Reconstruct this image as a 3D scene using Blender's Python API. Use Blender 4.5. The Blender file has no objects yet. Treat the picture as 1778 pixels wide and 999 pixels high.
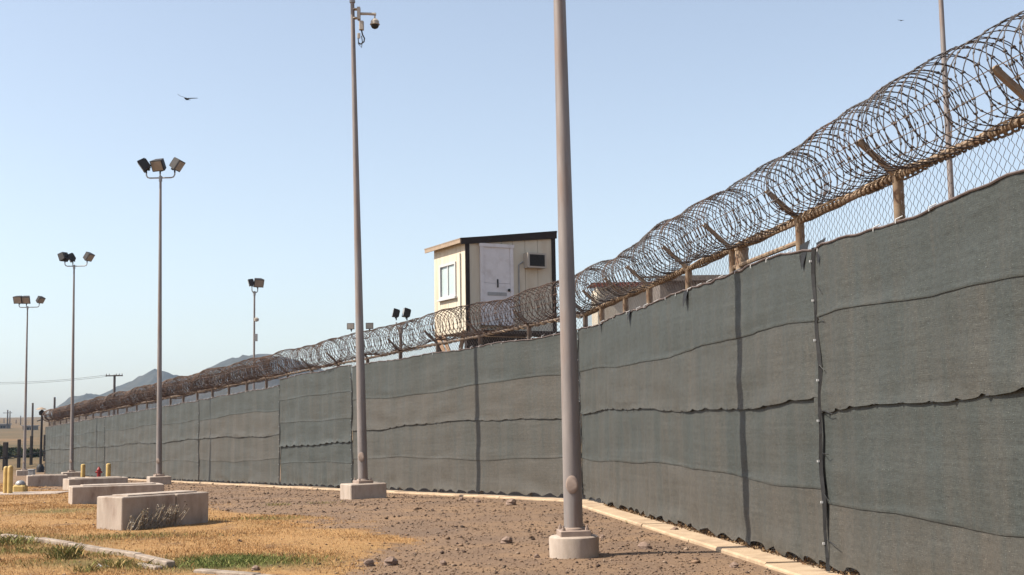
import bpy, math, random
import numpy as np
from mathutils import Matrix, Vector
random.seed(7); rng = np.random.default_rng(11)
sc = bpy.context.scene
COL = sc.collection
PI = math.pi; rad = math.radians

# ------------------------------------------------------------------ camera
EYE = 1.6; FPX = 2200.0
cam = bpy.data.cameras.new('camera'); camo = bpy.data.objects.new('camera', cam); COL.objects.link(camo)
CAMROT = Matrix.Rotation(PI/2 + math.atan(235.5/FPX), 3, 'X') @ Matrix.Rotation(rad(-0.9), 3, 'Z')
camo.matrix_world = Matrix.Translation((0, 0, EYE)) @ CAMROT.to_4x4()
cam.sensor_width = 36; cam.lens = FPX/1778*36; cam.clip_start = .1; cam.clip_end = 30000
sc.camera = camo
sc.render.resolution_x = 1024; sc.render.resolution_y = 575

# ------------------------------------------------------------------ sky, sun, exposure
SUN_EL = rad(48); SUNV = Vector((-1.0, -0.17, 0)).normalized()      # horizontal direction towards the sun
w = bpy.data.worlds.new('World'); sc.world = w; w.use_nodes = True
nt = w.node_tree; bg = nt.nodes['Background']
sky = nt.nodes.new('ShaderNodeTexSky'); sky.sky_type = 'NISHITA'; sky.sun_disc = False
sky.sun_elevation = SUN_EL; sky.sun_rotation = math.atan2(SUNV.x, SUNV.y)
sky.altitude = 0; sky.air_density = 1.0; sky.dust_density = 1.2; sky.ozone_density = 0.0
hs = nt.nodes.new('ShaderNodeHueSaturation'); hs.inputs['Saturation'].default_value = .72      # dusty, washed-out air
nt.links.new(sky.outputs[0], hs.inputs['Color']); nt.links.new(hs.outputs[0], bg.inputs[0]); bg.inputs[1].default_value = 0.112
sl = bpy.data.lights.new('sun', 'SUN'); so = bpy.data.objects.new('sun', sl); COL.objects.link(so)
sl.energy = 5.0; sl.angle = rad(0.53); sl.color = (1, .92, .80)
sd = Vector((SUNV.x*math.cos(SUN_EL), SUNV.y*math.cos(SUN_EL), math.sin(SUN_EL)))
so.rotation_euler = sd.to_track_quat('Z', 'Y').to_euler()
sc.view_settings.view_transform = 'Standard'; sc.view_settings.look = 'None'
sc.view_settings.gamma = 1; sc.view_settings.exposure = 0.82
sc.view_settings.use_curve_mapping = False

# ------------------------------------------------------------------ helpers
def tz(Y):
    return float(np.interp(Y, PY, PZ))
PY = [-1e4, 26, 92, 104, 118, 160, 300, 600, 1000, 2500, 9000]
PZ = [0, 0, -1.6, -1.55, -1.15, -.6, .5, 5, 12, 16, 20]
def at(u, v, Y):
    d = CAMROT @ Vector(((u-889)/FPX, -(v-499.5)/FPX, -1))
    return Vector((0, 0, EYE)) + d*(Y/d.y)
def gnd(u, v, Y):
    p = at(u, v, Y); return Vector((p.x, Y, tz(Y)))

class MB:
    def __init__(s): s.v = []; s.f = []
    def add(s, vs, fs, M=None):
        b = len(s.v)
        s.v += [tuple(M @ Vector(p)) if M is not None else tuple(p) for p in vs]
        s.f += [tuple(b+i for i in f) for f in fs]; return s
    def box(s, c, d, M=None, taper=(1, 1)):
        x, y, z = (k/2 for k in d); tx, ty = taper
        vs = [(-x, -y, -z), (x, -y, -z), (x, y, -z), (-x, y, -z), (-x*tx, -y*ty, z), (x*tx, -y*ty, z), (x*tx, y*ty, z), (-x*tx, y*ty, z)]
        vs = [(p[0]+c[0], p[1]+c[1], p[2]+c[2]) for p in vs]
        return s.add(vs, [(3, 2, 1, 0), (4, 5, 6, 7), (0, 1, 5, 4), (1, 2, 6, 5), (2, 3, 7, 6), (3, 0, 4, 7)], M)
    def bbox(s, c, d, r=.02, M=None):
        # box with bevelled edges
        x, y, z = (k/2 for k in d); vs = []; 
        for zz, k in ((-z, 0), (z-r, 0), (z, r)):
            vs += [(-x+k+r, -y+k, zz), (x-k-r, -y+k, zz), (x-k, -y+k+r, zz), (x-k, y-k-r, zz), (x-k-r, y-k, zz), (-x+k+r, y-k, zz), (-x+k, y-k-r, zz), (-x+k, -y+k+r, zz)]
        vs = [(p[0]+c[0], p[1]+c[1], p[2]+c[2]) for p in vs]
        fs = [tuple(range(7, -1, -1)), tuple(range(16, 24))]
        for L in (0, 8):
            for i in range(8): fs.append((L+i, L+(i+1) % 8, L+8+(i+1) % 8, L+8+i))
        return s.add(vs, fs, M)
    def tube(s, pts, r, n=8, caps=True, M=None):
        pts = [Vector(p) for p in pts]; m = len(pts)
        rr = r if hasattr(r, '__len__') else [r]*m
        t0 = (pts[1]-pts[0]).normalized()
        up = Vector((0, 0, 1)) if abs(t0.z) < .9 else Vector((1, 0, 0))
        a = t0.cross(up).normalized(); vs = []; fs = []
        for i, p in enumerate(pts):
            t = (pts[min(i+1, m-1)]-pts[max(i-1, 0)]).normalized()
            a = (a - t*a.dot(t)).normalized(); b = t.cross(a)
            for k in range(n):
                q = 2*PI*k/n; vs.append(p + (a*math.cos(q)+b*math.sin(q))*rr[i])
        for i in range(m-1):
            for k in range(n):
                k2 = (k+1) % n; fs.append((i*n+k, i*n+k2, (i+1)*n+k2, (i+1)*n+k))
        if caps: fs += [tuple(range(n-1, -1, -1)), tuple((m-1)*n+k for k in range(n))]
        return s.add(vs, fs, M)
    def lathe(s, prof, n=16, c=(0, 0, 0), M=None):
        vs = []; fs = []; m = len(prof)
        for r, z in prof:
            for k in range(n):
                q = 2*PI*k/n; vs.append((c[0]+r*math.cos(q), c[1]+r*math.sin(q), c[2]+z))
        for i in range(m-1):
            for k in range(n):
                k2 = (k+1) % n; fs.append((i*n+k, i*n+k2, (i+1)*n+k2, (i+1)*n+k))
        fs += [tuple(range(n-1, -1, -1)), tuple((m-1)*n+k for k in range(n))]
        return s.add(vs, fs, M)
    def mesh(s, name, smooth=None):
        me = bpy.data.meshes.new(name); me.from_pydata(s.v, [], s.f); me.update()
        if smooth is not None:
            me.shade_smooth(); me.set_sharp_from_angle(angle=rad(smooth))
        return me
    def obj(s, name, m, parent=None, smooth=35, loc=None):
        return link(name, s.mesh(name, smooth), m, parent, loc)
def link(name, me, m=None, parent=None, loc=None):
    o = bpy.data.objects.new(name, me); COL.objects.link(o)
    if m is not None and me is not None and len(me.materials) == 0: me.materials.append(m)
    if parent is not None: o.parent = parent
    if loc is not None: o.location = loc
    return o
def tag(o, label, cat, group=None, kind=None):
    o['label'] = label; o['category'] = cat
    if group: o['group'] = group
    if kind: o['kind'] = kind
    return o
def empty(name, loc, rz=0):
    o = bpy.data.objects.new(name, None); COL.objects.link(o); o.location = loc; o.rotation_euler = (0, 0, rz)
    o.empty_display_size = .2; return o
def bulk(name, V, F, m, col=None, parent=None):
    me = bpy.data.meshes.new(name); V = np.asarray(V, np.float32); F = np.asarray(F, np.int32)
    me.vertices.add(len(V)); me.vertices.foreach_set('co', V.ravel())
    k = F.shape[1]; me.loops.add(F.size); me.loops.foreach_set('vertex_index', F.ravel())
    me.polygons.add(len(F)); me.polygons.foreach_set('loop_start', np.arange(0, F.size, k, dtype=np.int32))
    me.update(calc_edges=True)
    if col is not None:
        a = me.color_attributes.new('col', 'FLOAT_COLOR', 'POINT')
        c = np.ones((len(V), 4), np.float32); c[:, :3] = np.asarray(col)*ALB; a.data.foreach_set('color', c.ravel())
    return link(name, me, m, parent)

# ------------------------------------------------------------------ materials
ALB = .68      # albedo scale on base colours, lowered to balance the stronger sun
def mat(name, c1, c2=None, scale=6, rough=.8, metal=0, bump=0, bscale=40, detail=6, stretch=None, attr=None, c3=None, s3=1.5, spec=.3, lo=.35, hi=.65):
    c1, c2, c3 = (None if c is None else tuple(ALB*q for q in c) for c in (c1, c2, c3))
    m = bpy.data.materials.new(name); m.use_nodes = True; t = m.node_tree; L = t.links.new
    b = t.nodes['Principled BSDF']; b.inputs['Roughness'].default_value = rough; b.inputs['Metallic'].default_value = metal
    b.inputs['Specular IOR Level'].default_value = spec
    co = t.nodes.new('ShaderNodeTexCoord'); src = co.outputs['Object']
    if stretch:
        mp = t.nodes.new('ShaderNodeMapping'); mp.inputs['Scale'].default_value = stretch; L(src, mp.inputs[0]); src = mp.outputs[0]
    def noise(sc_, d=detail):
        n = t.nodes.new('ShaderNodeTexNoise'); n.inputs['Scale'].default_value = sc_; n.inputs['Detail'].default_value = d; n.inputs['Roughness'].default_value = .6
        L(src, n.inputs['Vector']); return n
    def mix(f, a, bb, mode='MIX'):
        x = t.nodes.new('ShaderNodeMix'); x.data_type = 'RGBA'; x.blend_type = mode
        for s_, val in ((0, f), (6, a), (7, bb)):
            if hasattr(val, 'links') or hasattr(val, 'node'): L(val, x.inputs[s_])
            elif isinstance(val, (int, float)): x.inputs[s_].default_value = val
            else: x.inputs[s_].default_value = (*val, 1)
        return x.outputs[2]
    def ramp(v, a, bb):
        r = t.nodes.new('ShaderNodeMapRange'); r.inputs['From Min'].default_value = a; r.inputs['From Max'].default_value = bb; L(v, r.inputs[0]); return r.outputs[0]
    if attr:
        a = t.nodes.new('ShaderNodeAttribute'); a.attribute_name = attr; c = a.outputs['Color']
    else:
        c = c1
        if c2 is not None: c = mix(ramp(noise(scale).outputs[0], lo, hi), c1, c2)
        if c3 is not None: c = mix(ramp(noise(s3).outputs[0], .5, .75), c, c3)
    if isinstance(c, tuple): b.inputs['Base Color'].default_value = (*c, 1)
    else: L(c, b.inputs['Base Color'])
    if bump:
        bp = t.nodes.new('ShaderNodeBump'); bp.inputs['Strength'].default_value = bump; bp.inputs['Distance'].default_value = .02
        L(noise(bscale).outputs[0], bp.inputs['Height']); L(bp.outputs[0], b.inputs['Normal'])
    return m

M = {}
M['conc'] = mat('concrete', (.45, .365, .295), (.58, .48, .40), 5, .9, bump=.3, bscale=60, c3=(.30, .215, .165), s3=2.6, stretch=(1.4, 1.4, .55))
M['kerb'] = mat('kerb_concrete', (.50, .36, .23), (.60, .45, .30), 4, .92, bump=.3, bscale=50, c3=(.34, .23, .15), s3=1.8)
M['oldkerb'] = mat('old_kerb_concrete', (.36, .28, .22), (.46, .38, .31), 7, .95, bump=.5, bscale=40, c3=(.22, .17, .13), s3=3)
M['pole'] = mat('weathered_pole_metal', (.27, .24, .228), (.36, .315, .295), 3.5, .55, .2, bump=.06, bscale=20, c3=(.30, .20, .15), s3=2.2, stretch=(2.5, 2.5, .35))
M['poleplate'] = mat('pole_base_plate', (.36, .27, .22), (.44, .34, .28), 8, .7, .1, bump=.1)
M['housing'] = mat('bronze_light_housing', (.035, .03, .029), (.055, .047, .044), 9, .6, .1)
M['lens'] = mat('flood_light_lens', (.30, .26, .22), (.38, .33, .28), 4, .25, 0, spec=.5)
M['gal'] = mat('galvanised_steel', (.36, .35, .34), (.46, .45, .44), 12, .5, .5)
M['tanpost'] = mat('rusty_tan_post_paint', (.43, .325, .225), (.31, .225, .155), 7, .75, 0, bump=.1, c3=(.22, .11, .06), s3=5)
M['greypost'] = mat('dusty_galvanised_post', (.30, .24, .20), (.22, .17, .14), 5, .7, .2)
M['wrap'] = mat('rusty_wrap_wire', (.40, .285, .18), (.19, .13, .085), 14, .6, .2)
M['razor'] = mat('rusted_razor_wire', (.07, .062, .06), (.15, .128, .12), 5, .5, .35, c3=(.16, .085, .05), s3=1.2)
M['razorfar'] = mat('brown_rusted_razor_wire', (.10, .064, .05), (.15, .095, .07), 3, .55, .25, c3=(.19, .10, .06), s3=.6)
M['link'] = mat('dull_chain_link_wire', (.16, .13, .125), (.26, .22, .21), 8, .5, .4)
M['black'] = mat('black_hem_tape', (.012, .012, .013), (.022, .021, .021), 20, .6)
M['drystem'] = mat('dry_stem', (.50, .41, .30), (.34, .27, .19), 20, .9)
M['hem'] = mat('brown_hem_cord', (.13, .10, .095), (.20, .16, .15), 9, .8)
M['white'] = mat('white_plastic', (.72, .72, .72), (.6, .6, .6), 30, .5)
M['yellow'] = mat('yellow_paint', (.60, .41, .13), (.70, .49, .19), 5, .6, c3=(.45, .27, .08), s3=4)
M['red'] = mat('red_hydrant_paint', (.30, .02, .018), (.38, .035, .03), 5, .5)
M['siding'] = mat('cream_siding_paint', (.74, .66, .52), (.80, .72, .58), 3, .8, bump=.05, stretch=(1, 1, .2), c3=(.62, .50, .36), s3=1.6)
M['browntrim'] = mat('dark_brown_trim_paint', (.032, .022, .018), (.045, .032, .026), 6, .7)
M['rooftin'] = mat('tan_roof_sheet', (.50, .38, .27), (.40, .30, .22), 6, .6, .1)
M['door'] = mat('white_door_paint', (.86, .82, .82), (.92, .88, .88), 4, .55, c3=(.70, .64, .62), s3=3)
M['glass'] = mat('pale_window_glass', (.50, .60, .60), (.56, .66, .66), 1.5, .08, 0, spec=.6)
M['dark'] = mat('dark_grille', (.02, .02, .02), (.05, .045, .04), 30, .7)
M['wood'] = mat('tan_timber', (.42, .27, .17), (.34, .21, .13), 6, .85, stretch=(4, 4, .6))
M['darkwood'] = mat('creosoted_timber', (.035, .028, .025), (.06, .048, .04), 4, .9, stretch=(4, 4, .5))
M['polewood'] = mat('grey_timber_pole', (.11, .09, .08), (.16, .13, .115), 4, .9, stretch=(4, 4, .4))
M['iron'] = mat('black_iron', (.02, .018, .018), (.035, .03, .03), 5, .6, .2)
M['redroof'] = mat('rust_red_roof', (.26, .075, .05), (.34, .12, .08), 4, .7)
M['corr'] = mat('dusty_corrugated_sheet', (.20, .165, .14), (.28, .235, .20), 3, .6, .15)
M['rock'] = mat('brown_rock', (.22, .15, .115), (.34, .24, .185), 12, .95, bump=.5, bscale=30)
M['bird'] = mat('dark_feathers', (.02, .019, .02), (.04, .036, .034), 8, .7)
M['attr'] = mat('dry_plant', None, attr='col', rough=.9, spec=.1)
M['stone'] = mat('gravel_stone', None, attr='col', rough=.95, spec=.15)
M['scrub'] = mat('dusty_green_leaves', None, attr='col', rough=.8, spec=.1)
M['hill'] = mat('scrubby_hillside', (.040, .042, .028), (.085, .075, .05), .03, .95, c3=(.11, .09, .065), s3=.008, detail=8)
M['cammat'] = mat('beige_camera_casing', (.50, .44, .37), (.56, .50, .43), 10, .5)
M['cable'] = mat('dark_cable', (.03, .032, .04), (.045, .047, .055), 10, .5)

def fabric_material():
    m = bpy.data.materials.new('green_shade_cloth'); m.use_nodes = True; t = m.node_tree; L = t.links.new
    b = t.nodes['Principled BSDF']; b.inputs['Roughness'].default_value = .62; b.inputs['Specular IOR Level'].default_value = .35
    uv = t.nodes.new('ShaderNodeUVMap'); uv.uv_map = 'UVMap'      # metres along the run and height
    a = t.nodes.new('ShaderNodeAttribute'); a.attribute_name = 'dust'
    def noise(scale, sx, sy, d=4, r=.6):
        mp = t.nodes.new('ShaderNodeMapping'); mp.inputs['Scale'].default_value = (sx, sy, 1); L(uv.outputs[0], mp.inputs[0])
        n = t.nodes.new('ShaderNodeTexNoise'); n.inputs['Scale'].default_value = scale; n.inputs['Detail'].default_value = d; n.inputs['Roughness'].default_value = r
        L(mp.outputs[0], n.inputs[0]); return n.outputs[0]
    def math_(op, x, y):
        k = t.nodes.new('ShaderNodeMath'); k.operation = op
        for i, q in enumerate((x, y)):
            if isinstance(q, (int, float)): k.inputs[i].default_value = q
            else: L(q, k.inputs[i])
        return k.outputs[0]
    streak = math_('ADD', math_('MULTIPLY', noise(2.2, 1, .12, 5), .6), math_('MULTIPLY', noise(9, 1, .05, 3), .4))          # vertical dust runs
    horiz = noise(3, .15, 9, 3)             # yarn bands
    thr = math_('MULTIPLY', math_('ADD', noise(70, .22, 1.5, 2, .6), noise(70, 1.5, .3, 2, .6)), .5)
    spk = noise(60, 1, 1, 1, .5); fine = math_('ADD', thr, math_('MULTIPLY', math_('MAXIMUM', math_('SUBTRACT', spk, .66), 0), 5.0))
    big = noise(.5, 1, 1, 2)
    d = math_('ADD', a.outputs['Fac'], math_('MULTIPLY', math_('SUBTRACT', streak, .5), 2.8))
    d = math_('ADD', d, math_('MULTIPLY', math_('SUBTRACT', big, .5), .7)); 
    k = t.nodes.new('ShaderNodeClamp'); L(d, k.inputs[0])
    mx = t.nodes.new('ShaderNodeMix'); mx.data_type = 'RGBA'; L(k.outputs[0], mx.inputs[0])
    mx.inputs[6].default_value = (.0395, .0450, .0415, 1); mx.inputs[7].default_value = (.064, .058, .0485, 1)
    coarse = noise(14, .8, 1.3, 4, .7)
    v = math_('ADD', -.62, math_('ADD', math_('ADD', math_('MULTIPLY', fine, 1.9), math_('MULTIPLY', coarse, .75)), math_('MULTIPLY', horiz, .50)))
    m2 = t.nodes.new('ShaderNodeMix'); m2.data_type = 'RGBA'; m2.blend_type = 'MULTIPLY'; m2.inputs[0].default_value = 1
    L(mx.outputs[2], m2.inputs[6]); cc = t.nodes.new('ShaderNodeCombineColor')
    for i in range(3): L(v, cc.inputs[i])
    L(cc.outputs[0], m2.inputs[7]); L(m2.outputs[2], b.inputs['Base Color'])
    bp = t.nodes.new('ShaderNodeBump'); bp.inputs['Strength'].default_value = .5; bp.inputs['Distance'].default_value = .015
    L(math_('ADD', math_('MULTIPLY', fine, .5), math_('MULTIPLY', noise(1.3, .6, 2.6, 3), 2.0)), bp.inputs['Height']); L(bp.outputs[0], b.inputs['Normal'])
    return m
M['fabric'] = fabric_material()

def ground_material():
    m = bpy.data.materials.new('dry_grass_and_gravel'); m.use_nodes = True; t = m.node_tree; L = t.links.new
    b = t.nodes['Principled BSDF']; b.inputs['Roughness'].default_value = .95; b.inputs['Specular IOR Level'].default_value = .1
    co = t.nodes.new('ShaderNodeTexCoord')
    def noise(s, d=5, r=.6):
        n = t.nodes.new('ShaderNodeTexNoise'); n.inputs['Scale'].default_value = s; n.inputs['Detail'].default_value = d; n.inputs['Roughness'].default_value = r
        L(co.outputs['Object'], n.inputs['Vector']); return n.outputs[0]
    def rmp(v, lo, hi, a=0, z=1):
        r = t.nodes.new('ShaderNodeMapRange'); r.inputs[1].default_value = lo; r.inputs[2].default_value = hi; r.inputs[3].default_value = a; r.inputs[4].default_value = z; L(v, r.inputs[0]); return r.outputs[0]
    def mix(f, a, bb):
        x = t.nodes.new('ShaderNodeMix'); x.data_type = 'RGBA'; L(f, x.inputs[0])
        for s_, val in ((6, a), (7, bb)):
            if isinstance(val, tuple): x.inputs[s_].default_value = (*(q*ALB*.72 for q in val), 1)
            else: L(val, x.inputs[s_])
        return x.outputs[2]
    def attr(n):
        a = t.nodes.new('ShaderNodeAttribute'); a.attribute_name = n; return a.outputs['Fac']
    def add(a, bb):
        k = t.nodes.new('ShaderNodeMath'); k.operation = 'ADD'; L(a, k.inputs[0]); L(bb, k.inputs[1]); return k.outputs[0]
    grav = mix(rmp(noise(28), .35, .65), (.27, .175, .118), (.43, .295, .20))
    grav = mix(rmp(noise(1.1), .42, .68), grav, (.47, .305, .185)); grav = mix(rmp(noise(.35), .5, .7), grav, (.31, .215, .155)); grav = mix(rmp(noise(75, 2), .60, .72), grav, (.13, .085, .065))
    gr = mix(rmp(noise(9), .35, .65), (.50, .27, .115), (.70, .43, .19))
    gr = mix(rmp(noise(1.4), .55, .72), gr, (.27, .175, .115))
    gr = mix(attr('green'), gr, (.17, .16, .06))
    g = rmp(add(attr('grass'), rmp(noise(3.5, 7, .7), .25, .75, -.45, .45)), .38, .62)
    c = mix(g, grav, gr)
    far = mix(rmp(noise(.02), .4, .6), (.34, .22, .12), (.21, .16, .09))
    far = mix(rmp(noise(.09), .52, .66), far, (.12, .105, .06))
    c = mix(attr('far'), c, far)
    L(c, b.inputs['Base Color'])
    bp = t.nodes.new('ShaderNodeBump'); bp.inputs['Strength'].default_value = .7; bp.inputs['Distance'].default_value = .03
    L(noise(22, 8, .7), bp.inputs['Height']); L(bp.outputs[0], b.inputs['Normal'])
    return m
M['ground'] = ground_material()

# ------------------------------------------------------------------ layout of the fence
K = np.array([1.50, 26.0]); FAR = np.array([-33.1, 90.5]); NEAR = np.array([4.78, 3.0])
class Run:
    def __init__(s, a, b):
        s.a, s.b = np.array(a, float), np.array(b, float); s.L = float(np.linalg.norm(s.b-s.a)); s.d = (s.b-s.a)/s.L
        n = np.array([-s.d[1], s.d[0]]); s.n = n if n @ (np.array([-8., 20.])-s.a) > 0 else -n     # outward, to the camera side
    def p(s, t, off=0, z=0):
        q = s.a+s.d*t+s.n*off; return Vector((q[0], q[1], tz(q[1])+z))
    def atY(s, Y): return (Y-s.a[1])/s.d[1]
R1 = Run(K, FAR); R2 = Run(K, NEAR)
def fence_dist(X, Y):
    d1 = (X-K[0])*R1.n[0]+(Y-K[1])*R1.n[1]; d2 = (X-K[0])*R2.n[0]+(Y-K[1])*R2.n[1]
    return d1, d2

# ------------------------------------------------------------------ ground
def vnoise(X, Y, s, seed=0):
    X = X/s+seed*17.3; Y = Y/s-seed*9.1
    return (np.sin(X*1.7+1.3*np.sin(Y*1.1+seed))+np.sin(Y*1.9+1.7*np.sin(X*.8-seed))+np.sin((X+Y)*1.31+seed*2))/3
def grass_mask(X, Y):
    d1, d2 = fence_dist(X, Y)
    e = np.minimum(d1-6.5, d2-4.5)+.8*vnoise(X, Y, 1.6, 1)+.45*vnoise(X, Y, .55, 2)
    return np.clip(e/1.2+.5, 0, 1)
GREENS = [(-3.35, 15.3, 1.0, .75), (-8.6, 19.6, 1.2, 1.0), (-5.2, 15.6, .8, .6), (-6.6, 17.2, .8, .5), (-4.5, 22.4, .8, .3), (-7.6, 18.4, 1.6, 1.1), (-6.0, 19.2, 1.2, .5), (-9.2, 25.5, 1.0, .6)]
def green_mask(X, Y):
    g = np.zeros_like(X)
    for i, (x, y, a, b) in enumerate(GREENS):
        k = np.exp(-(((X-x)/a)**2+((Y-y)/b)**2))*(1.25 if i == 0 else .75); g = np.maximum(g, k)
    return np.clip(g+.12*vnoise(X, Y, .5, 5), 0, 1)
def relief(X, Y):
    near = np.clip(1-(np.abs(Y-30)/75), 0, 1)
    d1, d2 = fence_dist(X, Y); dd = np.minimum(np.abs(d1), np.abs(d2))
    return near*(.022*vnoise(X, Y, .9, 3)+.012*vnoise(X, Y, .35, 4))*np.clip((dd-.5)/1.0, 0, 1)
xs = np.concatenate([[-2600, -2000, -1400, -800, -400, -200, -100, -70], np.arange(-50, -14, .6), np.arange(-14, 6, .16), [6.5, 8, 10, 14, 20, 30, 50, 90, 160, 300, 600, 1200, 1900, 2600]])
ys = np.concatenate([[-2000, -1200, -600, -300, -100, -30, -10, 0, 5, 8, 10], np.arange(11, 34, .16), np.arange(34, 60, .4), np.arange(60, 125, 1), [130, 140, 150, 160, 180, 210, 250, 300, 360, 430, 510, 600, 720, 850, 1000, 1300, 1800, 2200, 2600]])
XX, YY = np.meshgrid(xs, ys); ZZ = np.interp(YY, PY, PZ)+relief(XX, YY)
far_bumps = np.clip((YY-120)/200, 0, 1)*np.clip((1600-YY)/400, 0, 1)
ZZ = ZZ+far_bumps*1.1*vnoise(XX, YY, 60, 6)
V = np.stack([XX, YY, ZZ], -1).reshape(-1, 3); nx, ny = len(xs), len(ys)
I = (np.arange(ny-1)[:, None]*nx+np.arange(nx-1)[None]).ravel(); F = np.stack([I, I+1, I+1+nx, I+nx], 1)
g = bulk('ground', V, F, M['ground']); g['kind'] = 'structure'
for nm, arr in (('grass', grass_mask(XX, YY)), ('green', green_mask(XX, YY)), ('far', np.clip((YY-92)/12, 0, 1))):
    a = g.data.attributes.new(nm, 'FLOAT', 'POINT'); a.data.foreach_set('value', arr.ravel().astype(np.float32))
g.data.shade_smooth()

# ------------------------------------------------------------------ hills far behind
HP = [(-400, 742), (40, 738), (62, 732), (85, 718), (110, 700), (125, 691), (140, 690), (152, 684), (165, 688), (180, 687), (200, 675), (225, 665), (250, 652), (268, 643), (280, 645), (295, 651), (310, 655), (330, 657), (350, 648), (375, 634), (400, 624), (425, 620), (445, 617), (470, 617), (500, 622), (530, 630), (560, 642), (620, 676), (720, 725), (900, 745)]
HY = 1800.0
hx = [at(u, v, HY).x for u, v in HP]; hz = [at(u, v, HY).z for u, v in HP]
gx = np.arange(-1150, 120, 6.0); gy = np.arange(1150, 2500, 18.0)
GX, GY = np.meshgrid(gx, gy)
spur = 60*np.sin(GX/70+1)+35*np.sin(GX/31)
rid = np.exp(-((GY-HY)/230)**2)
H = np.interp(GX*HY/GY, hx, hz)
base = np.interp(GY, PY, PZ)-2
fine = 2.2*vnoise(GX, GY, 9, 1)+1.6*vnoise(GX, GY, 4, 2)+rng.normal(0, .8, GX.shape)
gul = 7*vnoise(GX, GY*.25, 34, 3)*np.clip(np.abs(GY-HY)/200, 0, 1)
HZ = base+(H-base)*rid+(fine*1.0+gul)*np.clip((H-base)/40, 0, 1)*np.clip(rid*1.5, 0, 1)-2*(1-rid)
n1, n2 = len(gx), len(gy); I = (np.arange(n2-1)[:, None]*n1+np.arange(n1-1)[None]).ravel()
o = bulk('hills', np.stack([GX, GY, HZ], -1).reshape(-1, 3), np.stack([I, I+1, I+1+n1, I+n1], 1), M['hill']); o['kind'] = 'structure'; o.data.shade_smooth()

# ------------------------------------------------------------------ kerb strip under the fence
def slab(run, t0, t1, o0, o1, h, lift=-.25):
    mb = MB(); c = .02; vs = []
    for t in (t0, t1):
        for off, z in ((o0, lift), (o1, lift), (o1, h-c), (o1-c, h), (o0, h)): vs.append(run.p(t, off, z))
    fs = [tuple(range(4, -1, -1)), tuple(range(5, 10))]+[(i, (i+1) % 5, 5+(i+1) % 5, 5+i) for i in range(5)]
    return mb.add(vs, fs)
ks = empty('fence_kerb', (0, 0, 0)); ks['kind'] = 'structure'
for run, L0 in ((R1, .0), (R2, .0)):
    t = 0.0; k = 0
    while t < run.L:
        ln = 3.0+.5*math.sin(k*2.1); t1 = min(run.L, t+ln)
        a = t + (.0 if k == 0 else .008)
        slab(run, a, t1-.008, -.18, .50+.008*math.sin(k*1.7), .045+.008*math.sin(k*2.9)).obj('kerb_slab', M['kerb'], ks, smooth=None); t = t1; k += 1

# ------------------------------------------------------------------ fence
RAILZ = 3.80
def wob(t, z, sd):
    return .022*math.sin(t*2.1+sd+.6*math.sin(z*1.3+sd))+.013*math.sin(t*5.3+1.1*z+sd*2)+.008*math.sin(t*11.7-2.3*z+sd*3)+.007*math.sin(z*8.5+1.6*math.sin(t*.7+sd)+sd)*(.4+.6*math.sin(t*.43+z+sd)**2)+.004*math.sin(z*19+2*math.sin(t*1.3+sd*2))*math.sin(t*.9+sd)**2
def strip(run, t0, t1, zb, zt, fence, dust, off, sd, sag_top=0, scallop_bot=0, per=.5, psd=0, bot_out=0, pinch=0, flip=True, roll=0):
    """one width of shade cloth; zb / zt are functions of t"""
    ymid = run.p((t0+t1)/2).y
    step = .06 if ymid < 26 else (.12 if ymid < 45 else .22)
    nx = max(4, int((t1-t0)/step)); FS = [0, .012, .03, .055, .09, .14, .21, .30, .42, .56, .70, .84, .93, 1]; nz = len(FS)-1
    vs = []; uvs = []; du = []
    for j in range(nz+1):
        f = FS[j]
        for i in range(nx+1):
            t = t0+(t1-t0)*i/nx
            b, tp = zb(t), zt(t)
            ph = t/per*PI+1.1*math.sin(t*.9+sd)+.5*math.sin(t*2.3+sd*2)
            sc_ = abs(math.sin(ph))
            low = (1-f)**3
            z = b+(tp-b)*f
            tie = (1-sc_)**2.2*(.35+.65*abs(math.sin(round(ph/PI)*2.7+sd)))
            z += scallop_bot*(sc_ if flip else tie*1.6)*low
            e = (1-min(1, min(i, nx-i)*step/.5))
            zz = z-0.0
            d = off+wob(t, zz, psd)*(1-.6*e)+bot_out*low*(.4+.6*sc_)
            d += pinch*tie*(math.exp(-(f/.09)**2) if not flip else low)          # pulled at the ties
            d += roll*math.exp(-((f-.022)/.022)**2)          # rolled hem
            d += .026*math.sin(t*2*PI/.42+2*math.sin(t*.7+psd))*max(0, 1-z/1.0)*(.4+.6*math.sin(t*.55+psd)**2)
            if pinch:
                d += .014*math.sin(f*9+3*math.sin(t*1.1+sd))*math.exp(-f*2.2)*math.sin(t*.8+sd*2)
            q = run.p(t, d, z); vs.append(q); uvs.append((t+sd*7, z)); du.append(dust+.10*(1-f))
    fs = [(j*(nx+1)+i, j*(nx+1)+i+1, (j+1)*(nx+1)+i+1, (j+1)*(nx+1)+i) for j in range(nz) for i in range(nx)]
    me = bpy.data.meshes.new('screen_strip'); me.from_pydata(vs, [], fs); me.update(); me.shade_smooth()
    ul = me.uv_layers.new(name='UVMap'); vi = np.zeros(len(me.loops), np.int32); me.loops.foreach_get('vertex_index', vi)
    ul.data.foreach_set('uv', np.array(uvs, np.float32)[vi].ravel())
    a = me.attributes.new('dust', 'FLOAT', 'POINT'); a.data.foreach_set('value', np.array(du, np.float32))
    return link('screen_strip', me, M['fabric'], fence)

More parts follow.
